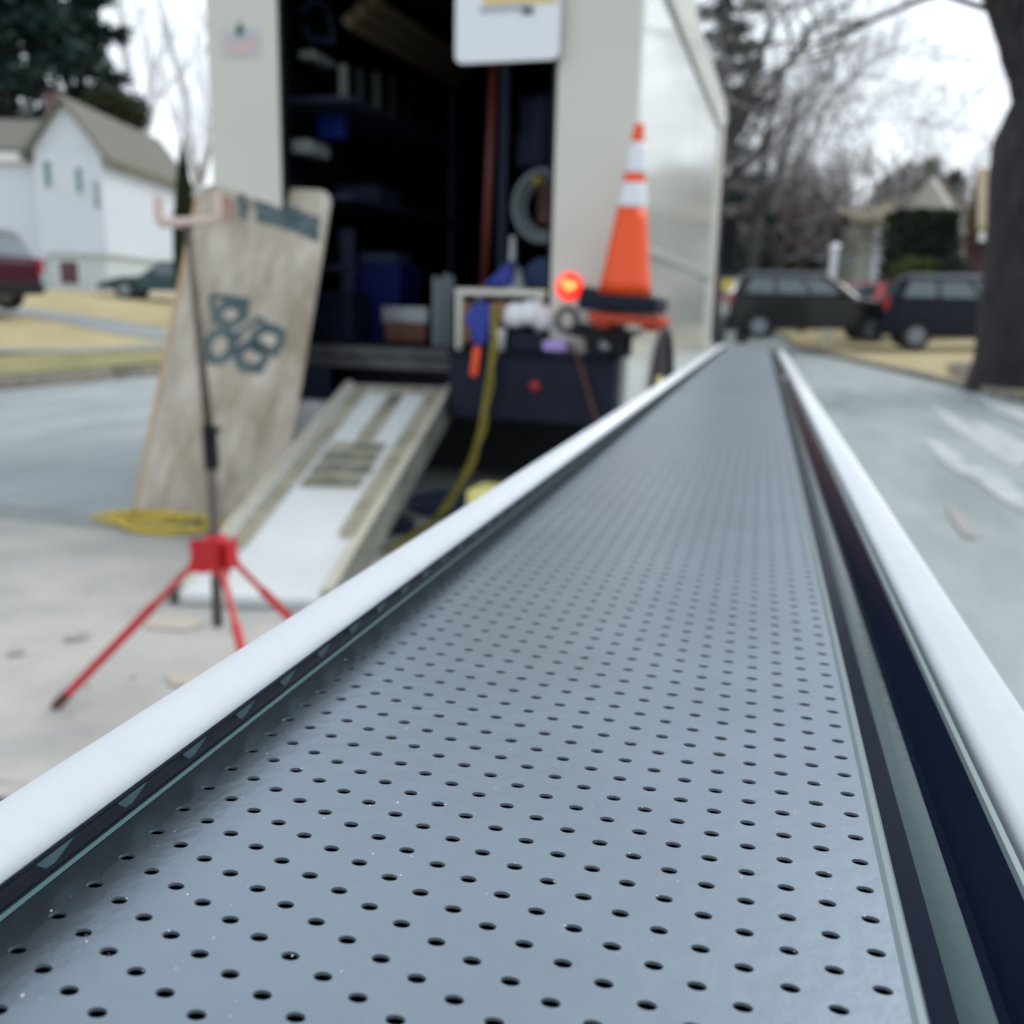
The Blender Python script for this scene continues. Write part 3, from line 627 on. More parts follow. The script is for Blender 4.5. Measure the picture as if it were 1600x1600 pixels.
ja = thing('work_jacket', b, M['dusty_blue'], 'blue grey work jacket hanging inside the truck at upper right', 'jacket', smooth=True); sm = ja.modifiers.new('solid', 'SOLIDIFY'); sm.thickness = .02
b = MB().lathe([(.022,0),(.020,.11),(.016,.24),(.02,.25)], (0,0,0), 14); b.v = [v for v in b.v]
p0 = PY(805,440,5.45); b.v = [v+Vector((p0.x-.02,5.45,p0.z)) for v in b.v]; b.lathe([(.07,-.05),(.055,0),(.022,.09)], (p0.x, 5.45, p0.z), 14)
thing('funnel', b, M['glimmer'], 'pale grey funnel standing on the cream bench in the truck', 'funnel', smooth=True)
vs = [PY(752,448,5.35), PY(800,446,5.35), PY(800,405,5.35), PY(783,418,5.35)]
thing('blue_tarp', MB().prism(vs, (0,.12,0)), M['blue'], 'bright blue tarp corner folded on the cream bench in the truck', 'tarp', bevel=.015)
vs = [PY(778,450,5.40), PY(862,450,5.40), PY(862,405,5.40), PY(830,400,5.40), PY(800,425,5.40)]
thing('denim_bundle', MB().prism([v+Vector((0,.13,0)) for v in vs], (0,.12,0)), M['denim'], 'slate blue cloth bundle on the cream bench in the truck', 'cloth', bevel=.02)
# cream bench on the bumper deck
b0 = PY(715,455,5.14); b1 = PY(862,462,5.14)
wbn = empty('work_bench', ((b0.x+b1.x)/2, 5.15, TZ0), 'small cream bench across the right half of the truck opening', 'bench')
def W2(mb, nm, m, **k): mb.v = [v-Vector(wbn.location) for v in mb.v]; return local(nm, mb, m, wbn, **k)
bt = PY(790,452,5.14).z
W2(MB().box((b0.x, 5.10, bt-.035), (-1.275-.02, 5.5, bt)), 'tabletop', M['cream'], bevel=.005)
for (x_, y_) in ((b0.x+.02,5.12),(-1.33,5.12),(b0.x+.02,5.46),(-1.33,5.46)): W2(MB().box((x_-.015,y_-.015,TZ0),(x_+.015,y_+.015,bt-.036)), 'leg', M['cream'])
bin_(714,470,736,535,5.2,.2,M['brown_card'],'tan cardboard box under the left end of the cream bench','box','cardboard_box',bev=.004)
bin_(764,472,792,512,5.12,.1,M['brown_card'],'brown paper parcel beside the white bags under the bench','parcel','paper_parcel',bev=.008)
b = MB(); c_ = PY(823,492,5.1)
for (dx, dz, r_) in ((-.06,0,.075),(.03,.015,.085),(.09,-.01,.06)): b.lathe([(r_*.5,-.07),(r_*.95,-.045),(r_,0),(r_*.8,.04),(r_*.3,.065)], c_+Vector((dx,0,dz)), 12)
thing('white_bag', b, M['white'], 'crumpled white bag piled under the cream bench in the truck', 'bag', smooth=True)
bin_(793,520,846,548,4.98,.12,M['navy_black'],'black toolbox standing on the bumper below the white bag','toolbox','toolbox',bev=.008)
bin_(847,533,884,548,4.99,.10,M['lilac'],'lilac box on the bumper beside the black toolbox','box','lilac_box',bev=.008)
b = MB().lathe([(.028,0),(.036,.11),(.038,.115),(.03,.116)], PY(780,548,5.0), 16); thing('white_cup', b, M['white'], 'white paper cup on the bumper left of the black toolbox', 'cup', smooth=True)
# blue strap-clamp hanging with an orange plug, and the yellow cord
b = MB(); zz = [PY(736,478,5.0), PY(752,470,5.0), PY(768,478,5.0), PY(764,512,5.0), PY(758,540,5.0), PY(740,540,5.0), PY(735,515,5.0), PY(724,500,5.0)]
b.prism(zz, (0,.05,0)); thing('blue_connector', b, M['blue'], 'bright blue rag hanging over the truck deck beside the yellow cord', 'rag', bevel=.012)
b = MB().tube([PY(746,542,4.88), PY(740,588,4.86)], .020, 14); thing('orange_plug', b, M['orange'], 'bright orange plug hanging below the blue rag at the truck deck', 'plug', smooth=True, bevel=.01)
pts = [PY(768,480,4.97), PY(770,520,4.90), PY(766,570,4.87), PY(757,630,4.85), PY(748,680,4.82), PY(728,735,4.75), PG(692,795,.10), PG(672,815,.03), PG(640,838,.012), PG(610,855,.012), PG(575,856,.012), PG(545,850,.012)]
pth = smoothpath(pts, 8)
b = MB(); b.tube(pth, .011, 8); b.tube([p_+Vector((.02+.006*math.sin(i*.7), -.012*math.cos(i*.7), .004)) for i, p_ in enumerate(pth)], .010, 8)
tag(b.build('extension_cord', M['yellow_cord'], smooth=True), 'yellow extension cord hanging from the truck deck to the ground behind the ramp', 'cord')
pts = [PY(893,540,4.9), PY(905,565,4.88), PY(918,610,4.88), PY(930,650,4.87), PY(945,680,4.86), Vector((-1.0,4.84,.2)), Vector((-.98,4.8,.012)), Vector((-.7,4.6,.012))]
tag(MB().tube(smoothpath(pts, 8), .008, 8).build('extension_cord', M['rust'], smooth=True), 'thin dark red cord hanging down the right side of the bumper', 'cord')
# coil of yellow rope at the foot of the board
b = MB(); cc = PG(250, 822)
for k_ in range(6):
    ph = random.uniform(0, 6); ex = random.uniform(.16,.38); ey = random.uniform(.07,.17); ox = random.uniform(-.08,.10); oy = random.uniform(-.05,.04)
    b.tube([cc+Vector((ox+ex*math.cos(a)*(1+.12*math.sin(3*a+ph)), oy+ey*math.sin(a)*(1+.2*math.sin(2*a+ph)),   .014+.007*k_+.008*math.sin(4*a+ph))) for a in fr(0, 2*PI, 30)], .009, 6, cap=False)
thing('rope_coil', b, M['yellow'], 'flat coil of yellow rope lying on the ground at the foot of the leaning board', 'rope', smooth=True)
# yellow wheel chock
c_ = PY(727, 766, 4.1); b = MB().prism([(c_.x,4.10,.0),(c_.x,4.42,0),(c_.x,4.42,.07),(c_.x,4.34,c_.z),(c_.x,4.10,c_.z)], (.34,0,0))
thing('wheel_chock', b, M['pale_yellow'], 'pale yellow plastic wheel chock on the ground behind the near rail of the gutter', 'wheel chock', bevel=.02)
# vise with a ring on the bumper, and the bracket carrying the cones
vz = empty('bench_vise', (PY(890,560,4.98).x, 4.98, .868), 'black vise with a round ring handle clamped on the right end of the bumper', 'vise')
def V2(mb, nm, m, **k): mb.v = [v-Vector(vz.location) for v in mb.v]; return local(nm, mb, m, vz, **k)
c_ = PY(886,500,4.95); V2(MB().tube([c_+Vector((.052*math.cos(a), 0, .058*math.sin(a))) for a in fr(0, 2*PI, 24)], .016, 10, cap=False), 'ring_handle', M['dark_steel'], smooth=True)
b = MB(); p0 = PY(900,505,4.96); b.prism([p0, PY(945,508,4.96), PY(975,512,4.96), PY(974,556,4.96), PY(915,556,4.96), PY(912,528,4.96), PY(880,522,4.96)], (0,.09,0)); V2(b, 'jaw_body', M['black'], bevel=.01)
V2(MB().lathe([(.02,0),(.03,.005),(.03,.02),(.015,.03)], PY(945,540,4.95), 14, Mr), 'clamp_knob', M['rim'], smooth=True)
# ------------------------------------------------------------------ cones
def cone(loc, lab, with_body, Rm):
    t = empty('traffic_cone', loc, lab, 'traffic cone', 'orange cones stacked on the truck bumper')
    t.rotation_euler = Rm
    if with_body:
        H_ = .81; r0, r1 = .135, .022
        def rad(z): return r0+(r1-r0)*(z/H_)**.92
        def seg(z0, z1, m, nm, e=0):
            n = 6; local(nm, MB().lathe([(rad(z)+e, z) for z in fr(z0, z1, n)], n=32), m, t, smooth=True)
        seg(.0, .42, M['orange'], 'cone_body'); seg(.42, .535, M['reflective'], 'reflective_band', .001); seg(.535, .58, M['orange'], 'cone_body'); seg(.58, .725, M['reflective'], 'reflective_band', .001); seg(.725, .81, M['orange'], 'cone_tip')
        b = MB(); b.box((-.20,-.2,-.085), (.20,.2,.0)); b.box((-.21,-.12,-.07),(-.15,.12,.03)); local('rubber_base', b, M['navy_black'], t, bevel=.025, seg=3)
    else:
        b = MB(); b.box((-.185,-.18,-.05), (.185,.18,.0)); local('orange_base', b, M['dk_orange'], t, bevel=.015, seg=2)
        for s_ in (-1, 1): local('foot', MB().box((s_*.12-.04,-.15,-.075), (s_*.12+.04,.15,-.05)), M['dk_orange'], t, bevel=.01)
    return t
cb = PY(976, 461, 4.86)
cone(cb, 'tall orange cone with two white bands behind the truck', True, (0, math.radians(2.2), 0))
cone(cb-Vector((-.035,0,.092)), 'flat orange cone base tucked underneath the black base of the tall cone', False, (0, math.radians(3), 0))
b = MB(); zb = cb.z-.175; b.box((cb.x-.03, 4.78, zb-.03), (cb.x+.06, 5.095, zb-.002)); b.box((cb.x-.07, 5.0, .868), (cb.x+.02, 5.06, zb-.03)); tb('cone_bracket', b, M['black'])
# ================================================================== RAMP
rt = empty('loading_ramp', tuple(PG(390, 932)), 'white loading ramp with beige rails and smudged black lettering leaning on the truck deck', 'ramp')
A_ = PG(265, 928, .05); B_ = PG(512, 938, .05); C_ = PY(708, 605, 5.05); D_ = PY(542, 600, 5.05)
def rp(u, v, n=0.0):   # u across 0..1, v up 0..1
    p = A_.lerp(B_, u).lerp(D_.lerp(C_, u), v); return p+NR*n
NR = (B_-A_).cross(D_-A_).normalized()
_q = ray(708, 605); C_ = CAM+_q*((A_-CAM).dot(NR)/_q.dot(NR))
def rslab(u0, u1, v0, v1, n0, n1, mb=None):
    mb = mb or MB(); q = [(u0,v0),(u1,v0),(u1,v1),(u0,v1)]
    return mb.add([rp(u, v, n0) for u, v in q]+[rp(u, v, n1) for u, v in q], [(0,3,2,1),(4,5,6,7),(0,1,5,4),(1,2,6,5),(2,3,7,6),(3,0,4,7)])
def RP(mb, nm, m, par=None, **k):
    mb.v = [v-Vector(rt.location) for v in mb.v]; o = local(nm, mb, m, rt, **k)
    if par: o.parent = par
    return o
deck = RP(rslab(.06,.94,0,1,-.04,.0), 'deck', M['ramp'])
RP(rslab(0,.06,0.02,1,-.045,.022), 'side_rail', M['ramp_rail'], bevel=.006); RP(rslab(.94,1.0,0.02,1,-.045,.022), 'side_rail', M['ramp_rail'], bevel=.006)
mb = MB(); rslab(1.001,1.012,.0,1,-.15,.012,mb); rslab(-.012,-.001,.0,1,-.10,.012,mb); RP(mb, 'stringer', M['ramp_side'])
def stripe(u0, u1, v0, v1, m, nm, n=.003, skew=0, rnd=True):
    mb = MB(); w_ = (u1-u0)/2; cu = (u0+u1)/2; pts_ = []
    for a in fr(PI, 2*PI, 8): pts_.append((cu+w_*math.cos(a)-skew, v0+.04+.04*math.sin(a)))
    pts_ += [(u1, v1), (u0, v1)]
    return RP(mb.prism([rp(u, v, n) for u, v in pts_], NR*.002), nm, m, deck)
stripe(.10,.245,.13,.99, M['ramp_dirt'], 'dirt_stripe'); stripe(.80,.93,.20,.99, M['ramp_dirt'], 'dirt_stripe'); stripe(.46,.60,.60,.93, M['ramp_dirt'], 'dirt_stripe')
mb = MB(); random.seed(3)
for (v, hgt) in ((.41,.038),(.47,.045),(.53,.045),(.59,.035)):
    u = .30
    while u < .72:
        wd = random.uniform(.03,.07)
        if not (v > .55 and u < .42): rslab(u, u+wd, v, v+hgt*random.uniform(.7,1), .006, .008, mb)
        u += wd+random.uniform(.006,.02)
RP(mb, 'lettering', M['ramp_text'], deck)
mb = MB(); rslab(.49,.59,.86,.93,.0062,.008,mb); RP(mb, 'lettering', M['ramp_text'], deck)
mb = MB(); rslab(.29,.74,.40,.63,.0035,.0052,mb); RP(mb, 'grime_patch', M['ramp_dirt'], deck)
mb = MB(); rslab(.28,.77,.94,.99,.0035,.0052,mb); RP(mb, 'grime_patch', M['ramp_dirt'], deck)
# ================================================================== LEANING BOARD
P0 = PG(206, 802); P1 = PG(436, 812, 0); P1 = Vector((P1.x, P1.y, 0)); 
T0_ = PY(310, 286, TY0-.02); T1_ = PY(520, 298, TY0-.02)
bd = empty('leaning_board', tuple(P0.lerp(P1, .5)), 'tall worn plywood board with dark stencil marks leaning on the truck', 'board')
NB = (P1-P0).cross(T0_-P0).normalized()
if NB.y > 0: NB = -NB
_q = ray(520, 298); T1_ = CAM+_q*((P0-CAM).dot(NB)/_q.dot(NB))
def bp_(u, v, n=0.0):
    return P0.lerp(P1, u).lerp(T0_.lerp(T1_, u), v)+NB*n
def BD(mb, nm, m, par=None, **k):
    mb.v = [v-Vector(bd.location) for v in mb.v]; o = local(nm, mb, m, bd, **k)
    if par: o.parent = par
    return o
outl = [(0,0),(1,0)]+[(1-.10+.10*math.cos(a), .955+.045*math.sin(a)) for a in fr(0, PI/2, 5)]+[(.14-.14*math.sin(a), .95+.05*math.cos(a)) for a in fr(0, PI/2, 5)]
pan = BD(MB().prism([bp_(u, v) for u, v in outl], -NB*.018), 'plywood_sheet', M['wood'])
BD(MB().prism([bp_(u, v, .001) for u, v in [(.0,.0),(.028,.0),(.028,.95),(.0,.95)]], NB*.004), 'worn_edge', M['wood_edge'], pan)
def uv_of(px, py):   # where on the board a mark sits
    o_ = CAM; q = ray(px, py); n = NB; t = (P0-o_).dot(n)/q.dot(n); p = o_+q*t
    # invert bilinear approx
    u, v = .5, .5
    for _ in range(25):
        f = bp_(u, v)-p; du = (bp_(u+.001, v)-bp_(u, v))/.001; dv_ = (bp_(u, v+.001)-bp_(u, v))/.001
        a, b_, c, d_ = du.dot(du), du.dot(dv_), du.dot(dv_), dv_.dot(dv_); e, g = -f.dot(du), -f.dot(dv_); det = a*d_-b_*c
        u += (e*d_-b_*g)/det; v += (a*g-c*e)/det
    return u, v
def ringmark(px, py, rx, ry, th, mb):
    u0, v0 = uv_of(px, py); pts_ = []
    n = 22
    for i in range(n):
        a = 2*PI*i/n
        pts_.append(bp_(u0+(rx)/231*math.cos(a), v0+ry/520*math.sin(a), .0025)); pts_.append(bp_(u0+(rx+th)/231*math.cos(a), v0+(ry+th)/520*math.sin(a), .0025))
    mb.add(pts_, [(2*i, 2*i+1, 2*((i+1) % n)+1, 2*((i+1) % n)) for i in range(n)])
mb = MB()
for (px, py, rx, ry) in ((360,491,13,9),(343,541,14,15),(394,556,15,11),(418,531,15,11)): ringmark(px, py, rx, ry, 15, mb)
def bar(x0, y0, x1, y1, wd, mb, n=.0035):
    u0, v0 = uv_of(x0, y0); u1, v1 = uv_of(x1, y1); a = bp_(u0, v0, n); c = bp_(u1, v1, n); d = (c-a).normalized(); s_ = d.cross(NB)*wd*.5
    mb.add([a-s_, a+s_, c+s_, c-s_], [(0,1,2,3)])
for (x0,y0,x1,y1,w_) in ((332,462,385,470,.035),(330,462,336,505,.035),(386,466,384,500,.03),(350,515,378,530,.04),(372,520,405,500,.03),(400,495,420,510,.03),(445,515,430,560,.03),(338,520,360,508,.03),(372,575,412,580,.04)): bar(x0,y0,x1,y1,w_,mb)
BD(mb, 'stencil_mark', M['stencil'], pan, fix=False)
mb = MB(); random.seed(11)
for i in range(9):
    f = i/8; cx = 378+f*112; cy = 322+f*34+20*(f-.5)**2-4; 
    if i == 1: continue
    bar(cx, cy-20, cx+2, cy+20, .05, mb, .0032)
    bar(cx-7, cy-16+random.uniform(0,8), cx+10, cy-12+random.uniform(0,26), .045, mb, .0042)
BD(mb, 'stencil_lettering', M['stencil'], pan, fix=False)
mb = MB(); bar(348,308,345,348,.035,mb); bar(358,310,362,345,.02,mb); BD(mb, 'red_stencil', M['stencil_red'], pan, fix=False)
M['damp'] = mat('damp', (.36,.32,.26), .9, col2=(.5,.45,.38), scale=6)
for a_ in ((372,425,366,450,.05),(418,430,414,470,.04),(390,660,376,740,.09),(285,560,262,640,.04)):
    mb = MB(); bar(*a_, mb, .001); BD(mb, 'damp_stain', M['damp'], pan, fix=False)
# pavement board / white case seen behind the ramp's top
c_ = PY(460, 690, 4.75)
# ================================================================== HOUSES
def plan(px, b): p = PB(px, 465, b); return (p.dot(RT), b)
def PP(a, b, z): return RT*a+FW*b+Vector((0,0,z))
def block(mb, quad, z0, z1):
    mb.add([PP(a, b, z0) for a, b in quad]+[PP(a, b, z1) for a, b in quad], [(0,3,2,1),(4,5,6,7),(0,1,5,4),(1,2,6,5),(2,3,7,6),(3,0,4,7)]); return mb
def gable(mbw_, mbr, quad, z0, z1, oh=.35, th=.18, wallgable=True):
    # quad p0 p1 p2 p3: ridge runs from mid(p0,p1) to mid(p3,p2)
    q = [Vector((a, b, 0)) for a, b in quad]; m0 = (q[0]+q[1])/2; m1 = (q[3]+q[2])/2; rd = (m1-m0).normalized()*oh; ac = (q[1]-q[0]).normalized()*oh
    sl = (z1-z0)/((q[1]-q[0]).length/2); ez = z0-sl*oh
    e = [q[0]-rd-ac, q[1]-rd+ac, q[2]+rd+ac, q[3]+rd-ac]; M0, M1 = m0-rd, m1+rd
    for (A, B) in ((e[0], e[3]), (e[1], e[2])):
        vs = [PP(A.x,A.y,ez), PP(B.x,B.y,ez), PP(M1.x,M1.y,z1), PP(M0.x,M0.y,z1)]
        mbr.add(vs+[v+Vector((0,0,th)) for v in vs], [(0,3,2,1),(4,5,6,7),(0,1,5,4),(1,2,6,5),(2,3,7,6),(3,0,4,7)])
    if wallgable:
        for (A, B, Mm) in ((q[0], q[1], m0), (q[3], q[2], m1)):
            s_ = 1 if Mm is m0 else -1; d = FW*0+PP(rd.x, rd.y, 0)*(.3/oh*.5)*s_
            mbw_.prism([PP(A.x,A.y,z0-.02), PP(B.x,B.y,z0-.02), PP(Mm.x,Mm.y,z1-.04)], d)
def zz(px, py, b): return PB(px, py, b).z
# --- white house, left
bF = 36.0
aL, aR = plan(70, bF)[0], plan(172, bF)[0]; zb = zz(100, 447, bF); ze = zz(110, 232, bF); zr = zz(115, 158, bF); zfl = zz(100, 396, bF)
hs = empty('white_house', tuple(PP((aL+aR)/2, bF, zb)), 'white two storey house with a steep front gable, grey roof and slim dark windows', 'house')
def HS(mb, nm, m, root=hs, **k): mb.v = [v-Vector(root.location) for v in mb.v]; return local(nm, mb, m, root, **k)
wl_ = MB(); rf = MB(); fd = MB()
q1 = [(aL, bF), (aR, bF), (aR, bF+9), (aL, bF+9)]
block(wl_, q1, zfl, ze); gable(wl_, rf, q1, ze, zr)
block(fd, [(aL+.15, bF+.25), (aR-.15, bF+.25), (aR-.15, bF+9), (aL+.15, bF+9)], zb-1.5, zfl)
q2 = [(aL-9, bF+1.0), (aL, bF+1.0), (aL, bF+9), (aL-9, bF+9)]
block(wl_, q2, zfl-.2, ze); q2r = [(aL-9, bF+9), (aL-9, bF+1.0), (aL+.5, bF+1.0), (aL+.5, bF+9)]; gable(wl_, rf, q2r, ze, zr, oh=.3, wallgable=False)
block(fd, [(aL-9, bF+1.2), (aL+.1, bF+1.2), (aL+.1, bF+9), (aL-9, bF+9)], zb-1.5, zfl-.2)
p1_ = (aR, bF+.8); p2_ = (plan(268, bF+11)[0], bF+11); dx_ = (p2_[0]-p1_[0], p2_[1]-p1_[1]); ln_ = math.hypot(*dx_); nn_ = (-dx_[1]/ln_, dx_[0]/ln_)
q3 = [p1_, p2_, (p2_[0]+nn_[0]*7, p2_[1]+nn_[1]*7), (p1_[0]+nn_[0]*7, p1_[1]+nn_[1]*7)]
q3 = [p1_, p2_, (p2_[0]+nn_[0]*2.2, p2_[1]+nn_[1]*2.2), (p1_[0]+nn_[0]*2.2, p1_[1]+nn_[1]*2.2)]
block(wl_, q3, zfl+.1, ze-.25); q3r = [q3[3], q3[0], q3[1], q3[2]]; gable(wl_, rf, q3r, ze-.25, ze+.9, oh=.2)
block(fd, [(p1_[0]+nn_[0]*.3, p1_[1]+.1), (p2_[0]+nn_[0]*.3, p2_[1]), q3[2], q3[3]], zb-1.5, zfl+.1)
HS(wl_, 'wall', M['house_white']); rfo = HS(rf, 'roof', M['shingle']); HS(fd, 'foundation', M['house_found'])
def window(px, y0, y1, wpx, b, root, m=M['shutter']):
    a = plan(px, b)[0]; w_ = wpx*b/F/2; z0, z1 = zz(px, y1, b), zz(px, y0, b)
    mb = MB(); mb.add([PP(a-w_-.08,b,z0-.08),PP(a+w_+.08,b,z0-.08),PP(a+w_+.08,b-.05,z0-.08),PP(a-w_-.08,b-.05,z0-.08),PP(a-w_-.08,b,z1+.08),PP(a+w_+.08,b,z1+.08),PP(a+w_+.08,b-.05,z1+.08),PP(a-w_-.08,b-.05,z1+.08)], [(0,3,2,1),(4,5,6,7),(0,1,5,4),(1,2,6,5),(2,3,7,6),(3,0,4,7)])
    fo = HS(mb, 'window', M['white'], root)
    mb = MB(); mb.add([PP(a-w_,b-.055,z0),PP(a+w_,b-.055,z0),PP(a+w_,b-.07,z0),PP(a-w_,b-.07,z0),PP(a-w_,b-.055,z1),PP(a+w_,b-.055,z1),PP(a+w_,b-.07,z1),PP(a-w_,b-.07,z1)], [(0,3,2,1),(4,5,6,7),(0,1,5,4),(1,2,6,5),(2,3,7,6),(3,0,4,7)])
    po = HS(mb, 'pane', m, root); po.parent = fo
window(90, 252, 293, 10, bF, hs); window(137, 262, 302, 9, bF, hs)
window(112, 408, 444, 28, bF+.25, hs, M['brick']); window(163, 285, 325, 3, bF+.05, hs)
dd = MB(); a = plan(165, bF+1.0)[0]; dd.add([PP(a+.15,bF+1.1,zz(165,425,bF)),PP(a+.5,bF+1.5,zz(165,425,bF)),PP(a+.5,bF+1.5,zz(165,404,bF)),PP(a+.15,bF+1.1,zz(165,404,bF))], [(0,1,2,3)])
fb = MB(); fb.add([PP(aL-9,bF+.6,ze-.42),PP(aL-.05,bF+.6,ze-.42),PP(aL-.05,bF+.95,ze-.42),PP(aL-9,bF+.95,ze-.42),PP(aL-9,bF+.6,ze-.1),PP(aL-.05,bF+.6,ze-.1),PP(aL-.05,bF+.95,ze-.1),PP(aL-9,bF+.95,ze-.1)], [(0,3,2,1),(4,5,6,7),(0,1,5,4),(1,2,6,5),(2,3,7,6),(3,0,4,7)]); o = HS(fb, 'fascia', M['white']); o.parent = rfo
mb = MB(); cp = PB(86, 148, bF+6); mb.box((cp.x-.3, cp.y-.3, zr-1.2), (cp.x+.3, cp.y+.3, cp.z+.1)); o = HS(mb, 'chimney', M['brick']); o.parent = rfo
# --- white house behind the hedge, right
b2 = 52.0
h2 = empty('white_cottage', tuple(PP(plan(1440,b2)[0], b2, .4)), 'pale house with a white gable showing above the dark clipped hedge', 'house')
wl_ = MB(); rf = MB()
a0_, a1_ = plan(1416,b2)[0], plan(1492,b2)[0]; z0_ = zz(1450,335,b2); q = [(a0_,b2),(a1_,b2),(a1_,b2+8),(a0_,b2+8)]
block(wl_, q, -.3, z0_); gable(wl_, rf, q, z0_, zz(1450,292,b2), oh=.2)
a2_, a3_ = plan(1362,b2)[0], plan(1398,b2)[0]; z2_ = zz(1380,348,b2); q = [(a2_,b2+.5),(a0_+.1,b2+.5),(a0_+.1,b2+7),(a2_,b2+7)]
block(wl_, q, -.3, z2_)
HS(wl_, 'wall', M['house_white'], h2)
rr2 = MB(); q = [(plan(1328,b2)[0],b2+7),(plan(1328,b2)[0],b2),(a0_+.2,b2),(a0_+.2,b2+7)]; gable(MB(), rf, q, z2_+.05, zz(1380,318,b2), oh=.3, wallgable=False); HS(rf, 'roof', M['shingle_tan'], h2)
mb = block(MB(), [(plan(1340,b2)[0],b2+.8),(a2_+.02,b2+.8),(a2_+.02,b2+6),(plan(1340,b2)[0],b2+6)], -.3, z2_); HS(mb, 'porch_wall', M['trim'], h2)
window(1380, 375, 410, 12, b2+.5, h2, M['glass'])
# --- brick house, far right
b3 = 34.0
h3 = empty('brick_house', tuple(PP(plan(1560,b3)[0], b3, .4)), 'brick house with a tan roof slope and cream doorway beside the big tree trunk', 'house')
wl_ = MB(); q = [(plan(1496,b3+1)[0],b3+1),(plan(1780,b3)[0],b3+1),(plan(1780,b3)[0]+2,b3+9),(plan(1500,b3+9)[0],b3+9)]
ze3 = zz(1530,362,b3); block(wl_, q, -.3, ze3); HS(wl_, 'wall', M['brick'], h3)
rf = MB(); qr = [(q[3][0],q[3][1]),(q[0][0],q[0][1]-1.3),(q[1][0],q[1][1]-1.3),(q[2][0],q[2][1])]; gable(MB(), rf, qr, ze3+.05, zz(1530,240,b3), oh=.2, wallgable=False); rfo3 = HS(rf, 'roof', M['shingle_tan'], h3)
mb = MB(); vs = [PP(q[0][0]-.2,b3-.5,ze3-.35),PP(q[1][0],b3-.5,ze3-.35),PP(q[1][0],b3-.5,ze3-.05),PP(q[0][0]-.2,b3-.5,ze3-.05)]; mb.prism(vs, FW*.06); o = HS(mb, 'fascia', M['white'], h3); o.parent = rfo3
mb = MB().prism([PP(q[0][0]+.02,b3+.99,zz(1500,425,b3)),PP(plan(1518,b3)[0],b3+.99,zz(1500,425,b3)),PP(plan(1518,b3)[0],b3+.99,zz(1500,372,b3)),PP(q[0][0]+.02,b3+.99,zz(1500,372,b3))], -FW*.05); HS(mb, 'door', M['beige'], h3)
mb = MB(); cc_ = plan(1535,b3)[0]; block(mb, [(cc_-.12,b3-.3),(cc_+.12,b3-.3),(cc_+.12,b3-.06),(cc_-.12,b3-.06)], .3, ze3-.3); HS(mb, 'porch_post', M['dusty_blue'], h3)
mb = MB().prism([PP(q[0][0],b3+1.2,ze3),PP(q[0][0],b3+8.8,ze3),PP(q[0][0],b3+4.5,zz(1530,250,b3))], RT*.2); HS(mb, 'gable_wall', M['beige'], h3)
